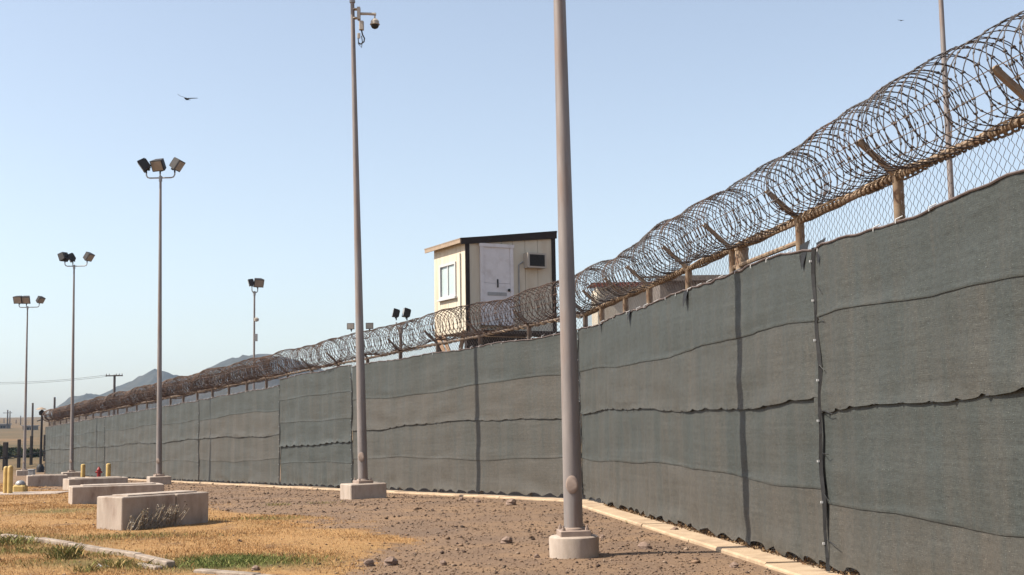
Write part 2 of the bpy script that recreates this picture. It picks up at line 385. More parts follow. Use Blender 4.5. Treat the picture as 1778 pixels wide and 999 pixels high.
def panel(run, t0, t1, fence, top, seams, dusts, sd, ties=True, gap=.004, mid=2, wave=.045, loose=1):
    """a panel of cloth widths stacked from the bottom; seams = heights between them"""
    t0 += gap; t1 -= gap
    hs = [0]+seams
    n = len(dusts)
    for k in range(n):
        def zb(t, k=k):
            if k == 0: return .06
            return seams[k-1]+wave*math.sin(t*.55+sd*1.7+k*1.9)+.35*wave*math.sin(t*1.9+k+sd)-(.03 if k else 0)
        def zt(t, k=k):
            if k == n-1: return top(t)+.02*math.sin(t*1.7+sd)-.018*abs(math.sin(t/.6*PI))
            return seams[k]+wave*math.sin(t*.55+sd*1.7+(k+1)*1.9)+.35*wave*math.sin(t*1.9+k+1+sd)+.03
        big = (k == mid)
        strip(run, t0, t1, zb, zt, fence, dusts[k], .125+.005*k+(.012 if k >= mid else 0), sd+k*1.37, psd=sd,
              scallop_bot=(.085 if k == 0 else (.020*loose if big else .0)), per=(.60 if k == 0 else .58+.1*math.sin(sd)), bot_out=(.012 if k == 0 else (.016*loose if big else .003)), pinch=(-.02 if k == 0 else (.022*loose if big else 0)), flip=(k == 0), roll=(0 if (k == 0 or big) else .005))
    n_ = max(4, int((t1-t0)/.15)); MB().tube([run.p(t0+(t1-t0)*i/n_, .128+.005*n+.012+wob(t0+(t1-t0)*i/n_, top(t0+(t1-t0)*i/n_), sd), top(t0+(t1-t0)*i/n_)+.02*math.sin((t0+(t1-t0)*i/n_)*1.7+sd)-.018*abs(math.sin((t0+(t1-t0)*i/n_)/.6*PI))+.004) for i in range(n_+1)], .011, 5).obj('top_hem', M['hem'], fence)
    if run.p((t0+t1)/2).y < 45 and len(seams) > mid-1:
        mb = MB(); t = t0+.3
        while t < t1-.2:
            z = seams[mid-1]+wave*math.sin(t*.55+sd*1.7+mid*1.9)+.35*wave*math.sin(t*1.9+mid+sd)-.02
            q = run.p(t, .15+wob(t, z, sd), z); mb.add([q+Vector((0, 0, .024)), run.p(t-.03, .155+wob(t, z, sd), z-.004), run.p(t, .175+wob(t, z, sd), z-.006), run.p(t+.035, .155+wob(t, z, sd), z-.002)], [(0, 1, 2), (0, 2, 3), (1, 0, 3), (1, 3, 2)]); t += random.choice((.38, .55, .62, .9))
        o = mb.obj('tie_knots', M['black'], fence, smooth=None); o['kind'] = 'stuff'
    if ties:
        mb = MB(); t = t0+.25
        while t < t1-.2:
            z = top(t); mb.tube([run.p(t, .165, z-.035), run.p(t+.005, .165, z+.0), run.p(t+.01, .10, z+.03)], .0055, 4); t += random.uniform(.45, .8)
        o = mb.obj('cable_ties', M['white'], fence); o['kind'] = 'stuff'
def hem(run, t, fence, z1, wdt=.03, sd=0, side=1):
    """black reinforced edge of a panel with grommets and loose tie wires"""
    mb = MB(); pts = []; n = 24
    vs = []; fs = []
    for j in range(n+1):
        z = .05+(z1-.07)*j/n; c = t+.03*math.sin(j*.45+sd)+.015*math.sin(j*1.3+sd); ww = wdt*(.45+.55*abs(math.sin(j*.37+sd*2)))
        for q, of in ((-ww, .155), (0, .18), (ww, .155)): vs.append(run.p(c+q, of, z))
    for j in range(n):
        for q in range(2): fs.append((j*3+q, j*3+q+1, j*3+4+q, j*3+3+q))
    mb.add(vs, fs).obj('hem_tape', M['black'], fence, smooth=None)
    mb = MB()
    for j in range(2, n, 3):
        z = .05+(z1-.07)*j/n; c = t+.03*math.sin(j*.45+sd)+.015*math.sin(j*1.3+sd)
        p = run.p(c, .185, z); mb.box(p, (.022, .022, .022))
    o = mb.obj('grommets', M['white'], fence, smooth=None); o['kind'] = 'stuff'
    if run.p(t).y < 30:
        for j in range(7):
            z = .35+j*.45+random.uniform(-.1, .1); ln = random.uniform(.15, .38); s_ = random.choice((-1, -1, 1)) 
            p0 = run.p(t, .15, z); mb = MB()
            mb.tube([p0, run.p(t-s_*side*ln*.6, .19, z+random.uniform(-.02, .05)), run.p(t-s_*side*ln, .17, z-random.uniform(-.03, .14))], .005, 4)
            mb.obj('tie_wire', M['black'], fence)

def chainlink(run, t0, t1, z0f, z1f, fence, nm='chain_link_mesh', p=.065, r=.0028, off=.0):
    """zigzag wires, three-sided"""
    V = []; F = []; t = t0; k = 0; b = 0
    ts = np.arange(t0, t1, p)
    for i, t in enumerate(ts):
        z0, z1 = z0f(t), z1f(t); m = max(2, int(round((z1-z0)/(p*.75)))); 
        side = 0
        pts = []
        for j in range(m+1):
            tt = t+(p*.52 if (j+i) % 2 else -p*.52)
            q = run.p(tt, off+(.006 if (j+i) % 2 else -.006), z0+(z1-z0)*j/m); pts.append(q)
        d3 = Vector((run.d[0], run.d[1], 0)); n3 = Vector((run.n[0], run.n[1], 0))
        for q in pts:
            for a in (90, 210, 330):
                V.append(q+d3*(r*1.25*math.cos(rad(a)))+n3*(r*math.sin(rad(a))))
        for j in range(m):
            for c in range(3):
                c2 = (c+1) % 3; F.append((b+j*3+c, b+j*3+c2, b+j*3+3+c2, b+j*3+3+c))
        b += 3*(m+1)
    return bulk(nm, V, F, M['link'], parent=fence)

def post_mesh(h, r):
    return MB().lathe([(r, -.1), (r, h-.03), (r*1.12, h-.02), (r*1.05, h+.01), (r*.5, h+.03)], 10).mesh('post', 40)
def arm_mesh(run, m):
    # angled bracket arm reaching outwards and up
    n = Vector((run.n[0], run.n[1], 0)); d = Vector((run.d[0], run.d[1], 0)); mb = MB()
    a = -n*.02+Vector((0, 0, -.02)); b = n*.37+Vector((0, 0, .33)); ax = (b-a).normalized(); up = ax.cross(d).normalized()
    vs = []
    for q in (a, b):
        for s1, s2 in ((-1, -1), (1, -1), (1, 1), (-1, 1)): vs.append(q+d*(.026*s1)+up*(.022*s2))
    mb.add(vs, [(3, 2, 1, 0), (4, 5, 6, 7), (0, 1, 5, 4), (1, 2, 6, 5), (2, 3, 7, 6), (3, 0, 4, 7)])
    return mb.mesh('bracket_arm', None)

def build_fence(run, name, label, post_ts, pm, panels):
    f = empty(name, run.p(0)*0); tag(f, label, 'fence', 'runs of the perimeter fence')
    me = post_mesh(RAILZ, .052); me.materials.append(pm); am = arm_mesh(run, pm); am.materials.append(pm)
    for t in post_ts:
        o = link('post', me, None, f, run.p(t)); link('bracket_arm', am, None, f, run.p(t, 0, RAILZ))
    pts = []; t = 0
    n = int(run.L/1.2)
    MB().tube([run.p(run.L*i/n, 0, RAILZ+.015*math.sin(i*1.1)) for i in range(n+1)], .034, 8).obj('top_rail', pm, f)
    return f

# near run: posts 2.4 m apart as seen in the picture
near_ts = [R2.atY(y) for y in (24.4, 22.4, 20.7, 18.4, 16.35, 13.97, 11.5, 9.1, 6.7, 4.3)]
fn = build_fence(R2, 'perimeter_fence', 'near tan-posted run of green-screened chain link fence rising at the right', near_ts, M['tanpost'], None)
far_ts = [.0]+list(np.arange(2.4, R1.L+.1, 2.42))
ff = build_fence(R1, 'perimeter_fence', 'long far run of green-screened chain link fence receding behind the light poles', far_ts, M['greypost'], None)
# thick corner post and brace
link('gate_post', (lambda m_: (m_.materials.append(M['tanpost']), m_)[1])(post_mesh(3.78, .085)), None, fn, R2.p(R2.atY(16.1), -.04))
MB().tube([R2.p(R2.atY(16.3), 0, 3.56), R2.p(R2.atY(13.97), 0, 3.56)], .03, 8).obj('brace_rail', M['tanpost'], fn)
# rusty wire wrapped round the rail, tension strands through the arms
def wrap(run, t0, t1, fence, pitch, r, R, m):
    n = int((t1-t0)/pitch*8); pts = []
    for i in range(n+1):
        t = t0+(t1-t0)*i/n; q = 2*PI*i/8; rr = R*(1+.18*math.sin(t*3.1)+.12*math.sin(t*7.7))
        pts.append(run.p(t, rr*math.cos(q), RAILZ+.004+rr*math.sin(q)))
    MB().tube(pts, r, 4).obj('wrap_wire', m, fence)
wrap(R2, 0, R2.L, fn, .10, .012, .044, M['wrap']); wrap(R1, 0, R1.L, ff, .3, .014, .045, M['wrap'])
for run, fe, mm in ((R2, fn, M['wrap']), (R1, ff, M['razorfar'])):
    for fr in (.35, .68, .97):
        n = int(run.L/.6); pts = []
        for i in range(n+1):
            t = run.L*i/n; sagz = -.02*abs(math.sin(t/2.4*PI)); pts.append(run.p(t, .37*fr, RAILZ+.33*fr+.02+sagz))
        MB().tube(pts, .004, 4).obj('strand_wire', mm, fe)

topn = lambda t: 3.43
t1412 = R2.atY(13.2)
panel(R2, 0, t1412, fn, lambda t: 3.47-.002*t-(.05 if t > t1412-1.2 else 0)*((t-t1412+1.2)/1.2 if t > t1412-1.2 else 0), [.93, 1.80, 2.62], [.78, .22, .42, -.05], 1.3)
panel(R2, t1412-.14, R2.L, fn, lambda t: 3.36, [.80, 1.74, 2.62], [.72, .10, .30, -.05], 4.1, wave=.06)
hem(R2, t1412, fn, 3.4, .045, 1.2); hem(R2, .05, fn, 3.45, .03, 2.2)
Y5 = [26.0, 37.4, 43.4, 52.9, 71.0, 90.5]; T5 = [R1.atY(y) for y in Y5]
panel(R1, T5[0]+.05, T5[1], ff, lambda t: 3.47+.012*t, [.92, 1.78, 2.62], [.95, .60, .78, .10], 7.7)
panel(R1, T5[1], T5[2], ff, lambda t: 3.66, [.82, 1.40, 2.15, 2.92], [.30, -.05, .0, .12, -.02], 9.4, mid=2, wave=.03, loose=2.2)
panel(R1, T5[2], T5[3], ff, lambda t: 3.42, [.92, 1.80, 2.62], [.55, .75, .62, -.05], 11.9)
panel(R1, T5[3], T5[4], ff, lambda t: 3.40, [.92, 1.80, 2.62], [.62, .5, .3, -.1], 14.2)
panel(R1, T5[4], T5[5], ff, lambda t: 3.40, [.92, 1.80, 2.62], [.2, .4, .1, -.15], 16.8)
for i in range(1, 6): hem(R1, T5[i], ff, 3.45, .04 if i < 3 else .06, 3.1*i)
hem(R1, .06, ff, 3.45, .02, .3)
chainlink(R2, 0, R2.L, lambda t: 3.30, lambda t: RAILZ, fn)
chainlink(R2, R2.atY(22), R2.L, lambda t: .06, lambda t: .30, fn, off=.0, r=.004)
chainlink(R1, 0, R1.atY(60), lambda t: 3.30, lambda t: RAILZ, ff, r=.0038)
chainlink(R1, R1.atY(60), R1.L, lambda t: 3.30, lambda t: RAILZ, ff, p=.085, r=.006)
# loose black flaps at the top edge of the cloth
for run, fe, yv, ztop, sz in ((R2, fn, 18.1, 3.42, .22), (R2, fn, 21.6, 3.44, .18), (R2, fn, 13.5, 3.44, .26), (R2, fn, 13.05, 3.40, .22), (R2, fn, 23.9, 3.45, .14)):
    t = run.atY(yv); mb = MB(); mb.add([run.p(t-sz*.6, .13, ztop+.03), run.p(t+sz*.6, .13, ztop+.05), run.p(t+.02, .19, ztop-sz), run.p(t-sz*.3, .17, ztop-sz*.4)], [(0, 3, 2, 1)]); mb.obj('torn_flap', M['black'], fe, smooth=None)

# ------------------------------------------------------------------ razor wire coils
def coil(name, run, t0, t1, label, m, pitch, r, R0, seg, coff=.10, zc=.40, barb=True, sd=0, waves=2.5, n_side=3):
    turns = int((t1-t0)/pitch); N = turns*seg
    i = np.arange(N+1); t = t0+(t1-t0)*i/N; th = 2*PI*i/seg; t = t+.11*np.sin(t*2.3+sd)+.05*np.sin(t*5.9+sd*3)+.025*np.sin(t*13.1)
    R = R0*(1+.05*np.sin(t*1.3+sd)+.035*np.sin(t*2.9+sd*2)+.02*np.sin(t*7.1))
    ax = t+pitch*.62*np.sin(waves*th+.4*np.sin(t))+.02*np.sin(t*9+sd)
    ov = coff+.05*np.sin(t*.9+sd)+R*np.cos(th)
    zv = RAILZ+zc+.03*np.sin(t*1.05+sd)+R*np.sin(th)-.02*np.abs(np.sin(t/2.4*PI))
    X = run.a[0]+run.d[0]*ax+run.n[0]*ov; Y = run.a[1]+run.d[1]*ax+run.n[1]*ov; Z = np.interp(Y, PY, PZ)+zv
    Pn = np.stack([X, Y, Z], 1); T = np.gradient(Pn, axis=0); T /= np.linalg.norm(T, axis=1)[:, None]
    A3 = np.array([run.d[0], run.d[1], 0.]); a = A3-T*(T@A3)[:, None]; a /= np.linalg.norm(a, axis=1)[:, None]; b = np.cross(T, a)
    V = np.concatenate([(Pn+r*(np.cos(q)*a+np.sin(q)*b))[:, None] for q in (0, 2*PI/3, 4*PI/3)], 1).reshape(-1, 3)
    base = (np.arange(N)*3)[:, None]
    F = np.concatenate([np.concatenate([base+c, base+(c+1) % 3, base+3+(c+1) % 3, base+3+c], 1) for c in range(3)])
    o = bulk(name, V, F, m); tag(o, label, 'razor wire', 'coils of razor wire on the fence top')
    if barb:
        every = 2 if barb == 1 else barb; k = np.arange(0, N, every); k = k+0
        Pk = Pn[k]; ak = a[k]; bk = b[k]; Tk = T[k]; h = r*2.9; wd = r*2.2
        VV = np.stack([Pk-Tk*wd+ak*h, Pk+Tk*wd*1.2+ak*h*.9, Pk+Tk*wd-ak*h, Pk-Tk*wd*1.2-ak*h*.9, Pk+bk*r*1.9, Pk-bk*r*1.9], 1).reshape(-1, 3)
        q = (np.arange(len(k))*6)[:, None]
        FF = np.concatenate([q+np.array([[0, 1, 4]]), q+np.array([[1, 2, 4]]), q+np.array([[2, 3, 4]]), q+np.array([[3, 0, 4]]), q+np.array([[1, 0, 5]]), q+np.array([[2, 1, 5]]), q+np.array([[3, 2, 5]]), q+np.array([[0, 3, 5]])])
        bo = bulk('barbs', VV, FF, m, parent=o); bo['kind'] = 'stuff'
    return o
coil('razor_wire_coil', R2, -.3, R2.L, 'wide dark razor wire coil on the near fence run at the right', M['razor'], .088, .0054, .365, 40, barb=1, zc=.39)
TS = R1.atY(44.5)
coil('razor_wire_coil', R1, -.1, TS, 'rusty razor wire coil on the fence in front of the guard hut', M['razorfar'], .088, .0064, .37, 30, barb=2, sd=1)
coil('razor_wire_coil', R1, TS, R1.L, 'dense brown razor wire coil along the farthest stretch of fence', M['razorfar'], .105, .0085, .38, 24, barb=3, sd=2)
coil('razor_wire_coil', R1, TS+1, R1.L-.6, 'second brown razor wire coil tucked behind the farthest coil', M['razorfar'], .135, .0085, .36, 22, barb=4, sd=4, coff=-.45, zc=.38)

# ------------------------------------------------------------------ light poles
def head_part(parent, p, yaw, tilt, s=1.0):
    """flood light: pivot at p, looks along yaw (degrees, 0 = +X) and down by tilt"""
    Mx = Matrix.Translation(p) @ Matrix.Rotation(rad(yaw), 4, 'Z') @ Matrix.Rotation(rad(tilt), 4, 'Y') @ Matrix.Scale(s, 4)
    mb = MB(); d, w_, h = .26, .56, .44
    # housing: deep box narrowing to the back, with fins
    vs = [(-.12, -.19, -.12), (-.12, .19, -.12), (-.12, .19, .30), (-.12, -.19, .30), (.16, -w_/2, -.14), (.16, w_/2, -.14), (.16, w_/2, .32), (.16, -w_/2, .32), (.21, -w_/2, -.14), (.21, w_/2, -.14), (.21, w_/2, .32), (.21, -w_/2, .32)]
    fs = [(0, 1, 2, 3), (4, 5, 1, 0), (5, 6, 2, 1), (6, 7, 3, 2), (7, 4, 0, 3), (8, 9, 5, 4), (9, 10, 6, 5), (10, 11, 7, 6), (11, 8, 4, 7), (11, 10, 9, 8)]
    mb.add(vs, fs, Mx)
    for k in range(4): mb.box((-.13, -.135+.09*k, .09), (.05, .02, .34), Mx)
    mb.tube([(0, 0, -.3), (0, 0, -.1)], .035, 8, M=Matrix.Translation(p) @ Matrix.Scale(s, 4))
    mb.box((0, 0, -.15), (.08, .12, .12), Mx)
    hd = mb.obj('light_head', M['housing'], parent, smooth=None)
    MB().box((.215, 0, .09), (.012, w_-.07, .39), Mx).obj('lens', M['lens'], hd, smooth=None)
def flood_pole(name, loc, label, heads, h=12.0, base='square', brz=0, bsz=(1.05, 1.05, .36), r0=.115, r1=.046, group='tall tapered flood light poles', lean=0):
    p = empty(name, loc); p.rotation_euler = (0, rad(-lean), 0); tag(p, label, 'light pole', group)
    if base == 'round':
        MB().lathe([(.29, -.3), (.30, .20), (.295, .235), (.275, .25), (.05, .252)], 40).obj('footing', M['conc'], p, smooth=40); zb = .25
    elif base == 'square':
        o = MB().bbox((0, 0, bsz[2]/2-.15), (bsz[0], bsz[1], bsz[2]+.3), .02).obj('footing', M['conc'], p, smooth=None); o.rotation_euler = (0, 0, brz); zb = bsz[2]
    else: zb = 0
    if base:
        mb = MB(); mb.bbox((0, 0, zb+.035), (.37, .37, .07), .01, Matrix.Rotation(brz+.1, 4, 'Z')); mb.lathe([(r0*1.25, .07), (r0*1.2, .09), (r0*1.02, .10)], 24, (0, 0, zb))
        bpo = mb.obj('base_plate', M['poleplate'], p)
        for q in range(4):
            a = brz+.1+PI/4+q*PI/2; MB().lathe([(.024, .07), (.024, .10), (.012, .10), (.012, .13)], 6, (.2*math.cos(a), .2*math.sin(a), zb)).obj('anchor_bolt', M['poleplate'], bpo, smooth=None)
        zb += .09
    n = 8; MB().tube([(0, 0, zb+(h-zb)*i/n) for i in range(n+1)], [r0+(r1-r0)*i/n for i in range(n+1)], 28).obj('shaft', M['pole'], p, smooth=60)
    if base:
        a = rad(-96); rr = r0*.97
        Mh = Matrix.Translation((rr*math.cos(a), rr*math.sin(a), zb+.52)) @ Matrix.Rotation(a, 4, 'Z') @ Matrix.Rotation(PI/2, 4, 'Y')
        MB().lathe([(.075, -.03), (.075, .012), (.06, .022)], 14, M=Mh @ Matrix.Scale(1.45, 4, (1, 0, 0))).obj('hand_hole_cover', M['poleplate'], p, smooth=30)
    if heads:
        mb = MB(); mb.lathe([(r1*1.5, -.15), (r1*1.5, .06), (r1, .08)], 14, (0, 0, h))
        for (dx, dy, yaw, tilt, s_) in heads:
            if abs(dx)+abs(dy) < .05: mb.tube([(0, 0, h), (dx, dy, h+.3)], .03, 8)
            else:
                L_ = math.hypot(dx, dy); ux, uy = dx/L_, dy/L_
                mb.tube([(0, 0, h), (dx-ux*.14, dy-uy*.14, h), (dx-ux*.05, dy-uy*.05, h+.03), (dx, dy, h+.12), (dx, dy, h+.24)], .03, 8)
        mb.obj('arm', M['gal'], p)
        for (dx, dy, yaw, tilt, s_) in heads: head_part(p, (dx, dy, h+.5), yaw, tilt, s_)
    return p
tri = lambda a, b, c, o=0: [(-.58, 0, a, 35, 1.0), (-.05, .12, b, 30, 1.0), (.58, 0, c, 35, 1.0)]
flood_pole('flood_light_pole', (.695, 15.42, 0), 'thick grey light pole on a round concrete footing, nearest the camera', tri(200, 270, -20), base='round', lean=.35)
P2 = flood_pole('flood_light_pole', (-3.52, 29.7, tz(29.7)), 'tall grey pole with the dome camera near its top, on a square footing', tri(200, 270, -20), brz=rad(24), bsz=(.86, .86, .36), lean=1.1)
flood_pole('flood_light_pole', gnd(276, 838, 51.0), 'three-headed flood light pole standing behind the concrete boxes', tri(192, 250, -8), brz=rad(24), bsz=(.84, .84, .32), lean=.5, h=12.4)
flood_pole('flood_light_pole', gnd(124, 833, 73.0), 'middle-sized three-headed flood light pole near the yellow bollards and hydrant', [(-.50, -.1, 150, 25, 1), (-.18, .3, 200, 30, 1), (.75, 0, -15, 35, 1)], h=12.2, brz=.4, lean=.5)
flood_pole('flood_light_pole', gnd(42, 825, 92.5), 'farthest three-headed flood light pole at the left edge of the yard', [(-.62, 0, 262, 20, 1.15), (-.12, .1, 275, 25, 1.15), (.85, 0, -25, 35, 1)], h=12.2, brz=.4, lean=.3)
flood_pole('lamp_post', at(1652, 350, 27.0)*1 if False else Vector((at(1656, 420, 27.0).x, 27.0, 0)), 'thin grey pole behind the coiled wire at the upper right', [], h=13, base=None, r0=.085, r1=.045, group='poles inside the fence')
p = flood_pole('lamp_post', Vector((at(441, 640, 70).x, 70, tz(70))), 'slim pole with two stacked flood lights rising behind the far fence', [(-.12, -.1, 195, 15, .8), (.16, .1, -60, 25, 1)], h=10.1, base=None, r0=.07, r1=.05, group='poles inside the fence')
MB().lathe([(.02, -.12), (.13, -.08), (.14, .05), (.04, .12)], 10, (.12, 0, 8.6)).obj('dome_camera', M['cammat'], p); MB().box((.1, 0, 7.6), (.16, .14, .4)).obj('junction_box', M['gal'], p, smooth=None)
flood_pole('lamp_post', Vector((at(696, 610, 44).x, 44, tz(44))), 'short twin flood light post just left of the guard hut', [(-.15, 0, 190, -12, .62), (.22, 0, 195, -12, .66)], h=5.35, base=None, r0=.06, r1=.055, group='poles inside the fence')
flood_pole('lamp_post', Vector((at(626, 600, 58).x, 58, tz(58))), 'twin flood light post half hidden behind the camera pole', [(-.42, 0, 262, 0, .62), (.42, 0, 275, 0, .62)], h=6.35, base=None, r0=.06, r1=.055, group='poles inside the fence')

# dome camera on the second pole
pz = at(630, 24, 29.7).z
cx, cy = at(617, 24, 29.7).x, 29.7
c = empty('security_camera', (cx, cy, pz)); tag(c, 'beige dome camera hanging from a bracket arm near the top of a pole', 'camera')
mb = MB(); mb.box((.085, 0, 0), (.07, .16, .30)); 
for z in (-.11, .11): mb.lathe([(.072, -.012), (.072, .012)], 16, (0, 0, z))
mb.obj('mounting_bracket', M['cammat'], c, smooth=None)
mb = MB(); mb.tube([(.10, 0, .0), (.30, 0, -.005), (.50, 0, -.02)], [.035, .032, .036], 10); mb.tube([(.47, 0, -.02), (.47, 0, -.16)], .018, 8); mb.obj('bracket_arm', M['cammat'], c)
d = MB().lathe([(.02, .0), (.055, -.01), (.10, -.06), (.105, -.13), (.12, -.135), (.12, -.15), (.10, -.155)], 20, (.47, 0, -.13)).obj('dome_housing', M['cammat'], c)
MB().lathe([(.098, .0), (.092, -.04), (.07, -.075), (.03, -.095)], 18, (.47, 0, -.285)).obj('dome_window', M['dark'], d)
MB().bbox((.15, -.02, -.30), (.11, .12, .22), .015).obj('junction_box', M['cammat'], c, smooth=None)
MB().tube([(.15, -.02, -.41), (.17, -.02, -.52), (.22, -.02, -.62), (.21, -.02, -.70), (.13, -.02, -.76), (.07, -.02, -.72)], .018, 7).obj('cable', M['cable'], c)
MB().tube([(.07, -.03, -.62), (.08, -.03, -.76), (.15, -.03, -.85), (.17, -.03, -.70), (.15, -.03, -.56)], .012, 7).obj('cable', M['cable'], c)
MB().bbox((.085, -.02, -.55), (.07, .05, .13), .01).obj('conduit_box', M['cammat'], c, smooth=None)

# ------------------------------------------------------------------ guard hut on stilts
def hut():
    A = Vector((at(809, 500, 36).x, 36, 0)); d1 = Vector((.88, .475, 0)).normalized(); d2 = Vector((-d1.y, d1.x, 0))
    h = empty('guard_hut', (A.x, A.y, tz(36)), math.atan2(d1.y, d1.x)); tag(h, 'cream guard hut with dark brown trim on stilts behind the fence', 'hut')
    z0 = -tz(36); Wf, Wd = 2.96, 2.15; ZB, ZT = 4.30+z0, 6.70+z0; sl_ = .115
    def top(x): return ZT+sl_*x+.14
    # local x along the front, y along the depth; front face at y = 0
    def board(x0, x1, zb, zt0, zt1, y=0.0):
        mb = MB(); g = .006; x0 += g; x1 -= g
        vs = [(x0, y, zb), (x1, y, zb), (x1, y, zt1), (x0, y, zt0), (x0, y+.03, zb), (x1, y+.03, zb), (x1, y+.03, zt1), (x0, y+.03, zt0)]
        mb.add(vs, [(0, 1, 2, 3), (7, 6, 5, 4), (0, 4, 5, 1), (1, 5, 6, 2), (2, 6, 7, 3), (3, 7, 4, 0)]); return mb
    DX0, DX1, DZ = .45, 1.53, 6.70+z0
    ex = [0.03, .45, .81, 1.17, 1.53, 1.95, 2.37, Wf-.03]
    for a, b in zip(ex[:-1], ex[1:]):
        zb = DZ if (a >= DX0-.01 and b <= DX1+.01) else ZB
        if zb < min(top(a), top(b))-.02 : board(a, b, zb, top(a), top(b)).obj('siding_board', M['siding'], h, smooth=None)
    WY0, WY1, WZ0, WZ1 = .62, 1.72, 5.28+z0, 6.30+z0
    ey = [.03, .32, .62, 1.17, 1.72, 1.95, Wd]
    for a, b in zip(ey[:-1], ey[1:]):
        if a >= WY0-.01 and b <= WY1+.01:
            for zb, zt in ((ZB, WZ0), (WZ1, ZT+.13)):
                MB().box((.015, (a+b)/2, (zb+zt)/2), (.03, b-a-.012, zt-zb)).obj('siding_board', M['siding'], h, smooth=None)
        else: MB().box((.015, (a+b)/2, (ZB+ZT+.13)/2), (.03, b-a-.012, ZT+.13-ZB)).obj('siding_board', M['siding'], h, smooth=None)
    mb = MB(); mb.box((Wf-.015, Wd/2, (ZB+ZT)/2), (.03, Wd-.02, ZT-ZB)); mb.box((Wf/2, Wd-.015, (ZB+ZT)/2+.05), (Wf-.05, .03, ZT-ZB)); mb.box((Wf/2, Wd/2, ZB-.04), (Wf, Wd, .08))
    mb.box((Wf/2+.05, Wd/2+.05, (ZB+ZT)/2), (Wf-.25, Wd-.25, ZT-ZB-.05)); mb.obj('inner_walls', M['siding'], h, smooth=None)
    # trim
    for x, y in ((.03, -.014), (Wf-.07, -.014)):
        MB().box((x+.02, y, (ZB-.35+top(x))/2), (.125, .03, top(x)-ZB+.35)).obj('corner_trim', M['browntrim'], h, smooth=None)
    mb = MB(); zt = ZT+.03
    mb.add([(-.16, -.06, zt-.02-.0), (Wf+.05, -.06, zt+sl_*Wf-.02), (Wf+.05, -.06, zt+sl_*Wf+.21), (-.16, -.06, zt+.16), (-.16, -.02, zt-.02), (Wf+.05, -.02, zt+sl_*Wf-.02), (Wf+.05, -.02, zt+sl_*Wf+.21), (-.16, -.02, zt+.16)],
           [(0, 1, 2, 3), (7, 6, 5, 4), (0, 4, 5, 1), (1, 5, 6, 2), (2, 6, 7, 3), (3, 7, 4, 0)]); mb.obj('fascia', M['browntrim'], h, smooth=None)
    # corrugated roof
    r = empty('roof', (0, 0, 0)) if False else None
    mb = MB(); n = 46; vs = []; fs = []
    for i in range(n+1):
        y = -.05+(Wd+.35)*i/n; k = .016*math.cos(i*PI)
        for x in (-.19, Wf+.08): vs += [(x, y, ZT+.20+sl_*x+k), (x, y, ZT+.185+sl_*x+k)]
    for i in range(n): b = i*4; fs += [(b, b+2, b+6, b+4), (b+1, b+5, b+7, b+3), (b, b+4, b+5, b+1), (b+2, b+3, b+7, b+6)]
    ro = mb.add(vs, fs).obj('roof', M['rooftin'], h, smooth=None)
    MB().box((-.165, Wd/2+.12, ZT+.11), (.035, Wd+.3, .11)).obj('eave_board', M['rooftin'], ro, smooth=None)
    # door
    fr = MB(); 
    for x in (DX0+.05, DX1-.05): fr.box((x, -.02, (ZB+.12+DZ)/2), (.10, .06, DZ-ZB-.12))
    fr.box(((DX0+DX1)/2, -.022, DZ+.03), (DX1-DX0+.06, .07, .10)); 
    do = MB().box(((DX0+DX1)/2, -.005, (DZ+ZB+1.32)/2-.0), (DX1-DX0-.2, .04, DZ-ZB-1.32-.03)).obj('door', M['door'], h, smooth=None)
    MB().box(((DX0+DX1)/2, -.008, ZB+.72), (DX1-DX0-.2, .045, 1.215)).obj('lower_leaf', M['door'], do, smooth=None)
    fr.obj('door_frame', M['door'], do, smooth=None)
    MB().box(((DX0+DX1)/2+.02, -.04, ZB+1.33), (.035, .03, .24)).obj('latch', M['dark'], do, smooth=None)
    MB().box(((DX0+DX1)/2, -.036, ZB+1.02), (.62, .012, .10)).obj('vent_plate', M['gal'], do, smooth=None)
    MB().lathe([(.03, 0), (.045, .03), (.03, .06)], 10, M=Matrix.Translation((DX1-.16, -.03, ZB+1.14)) @ Matrix.Rotation(PI/2, 4, 'X')).obj('knob', M['dark'], do)
    # window
    wf = MB(); yc = (WY0+WY1)/2; zc = (WZ0+WZ1)/2
    for y in (WY0+.03, WY1-.03): wf.box((-.012, y, zc), (.055, .07, WZ1-WZ0))
    for z in (WZ0+.03, WZ1-.03): wf.box((-.012, yc, z), (.053, WY1-WY0-.07, .07))
    wf.box((.0, yc, zc), (.04, .04, WZ1-WZ0-.1)); wo = wf.obj('window', M['white'], h, smooth=None)
    for s_, xx in ((-1, .012), (1, .02)): MB().box((xx, yc+s_*.245, zc), (.01, .46, WZ1-WZ0-.10)).obj('pane', M['glass'], wo, smooth=None)
    # air conditioner
    ac = MB(); ac.box((2.21, -.12, 6.33+z0), (.62, .28, .44)); aco = ac.obj('air_conditioner', M['cammat'], h, smooth=None)
    MB().box((2.21, -.262, 6.33+z0), (.50, .012, .34)).obj('grille', M['dark'], aco, smooth=None)
    for k in range(9): MB().box((2.21, -.27, 6.33+z0-.15+.0375*k), (.49, .006, .010)).obj('louvre', M['dark'], aco, smooth=None)
    MB().tube([(1.72, -.03, 4.5+z0), (1.72, -.03, 6.2+z0), (1.86, -.03, 6.3+z0)], .018, 6).obj('conduit', M['gal'], h); MB().tube([(-.03, .30, 4.6+z0), (-.03, .30, 6.5+z0)], .015, 6).obj('conduit', M['gal'], h)
    MB().box((-.04, yc, WZ0-.03), (.10, WY1-WY0+.12, .05)).obj('window_sill', M['white'], wo, smooth=None)
    # stilts, braces, deck
    for x in (.1, Wf-.1):
        for y in (.1, Wd-.1): MB().box((x, y, (ZB-.1)/2), (.16, .16, ZB-.1)).obj('stilt', M['browntrim'], h, smooth=None)
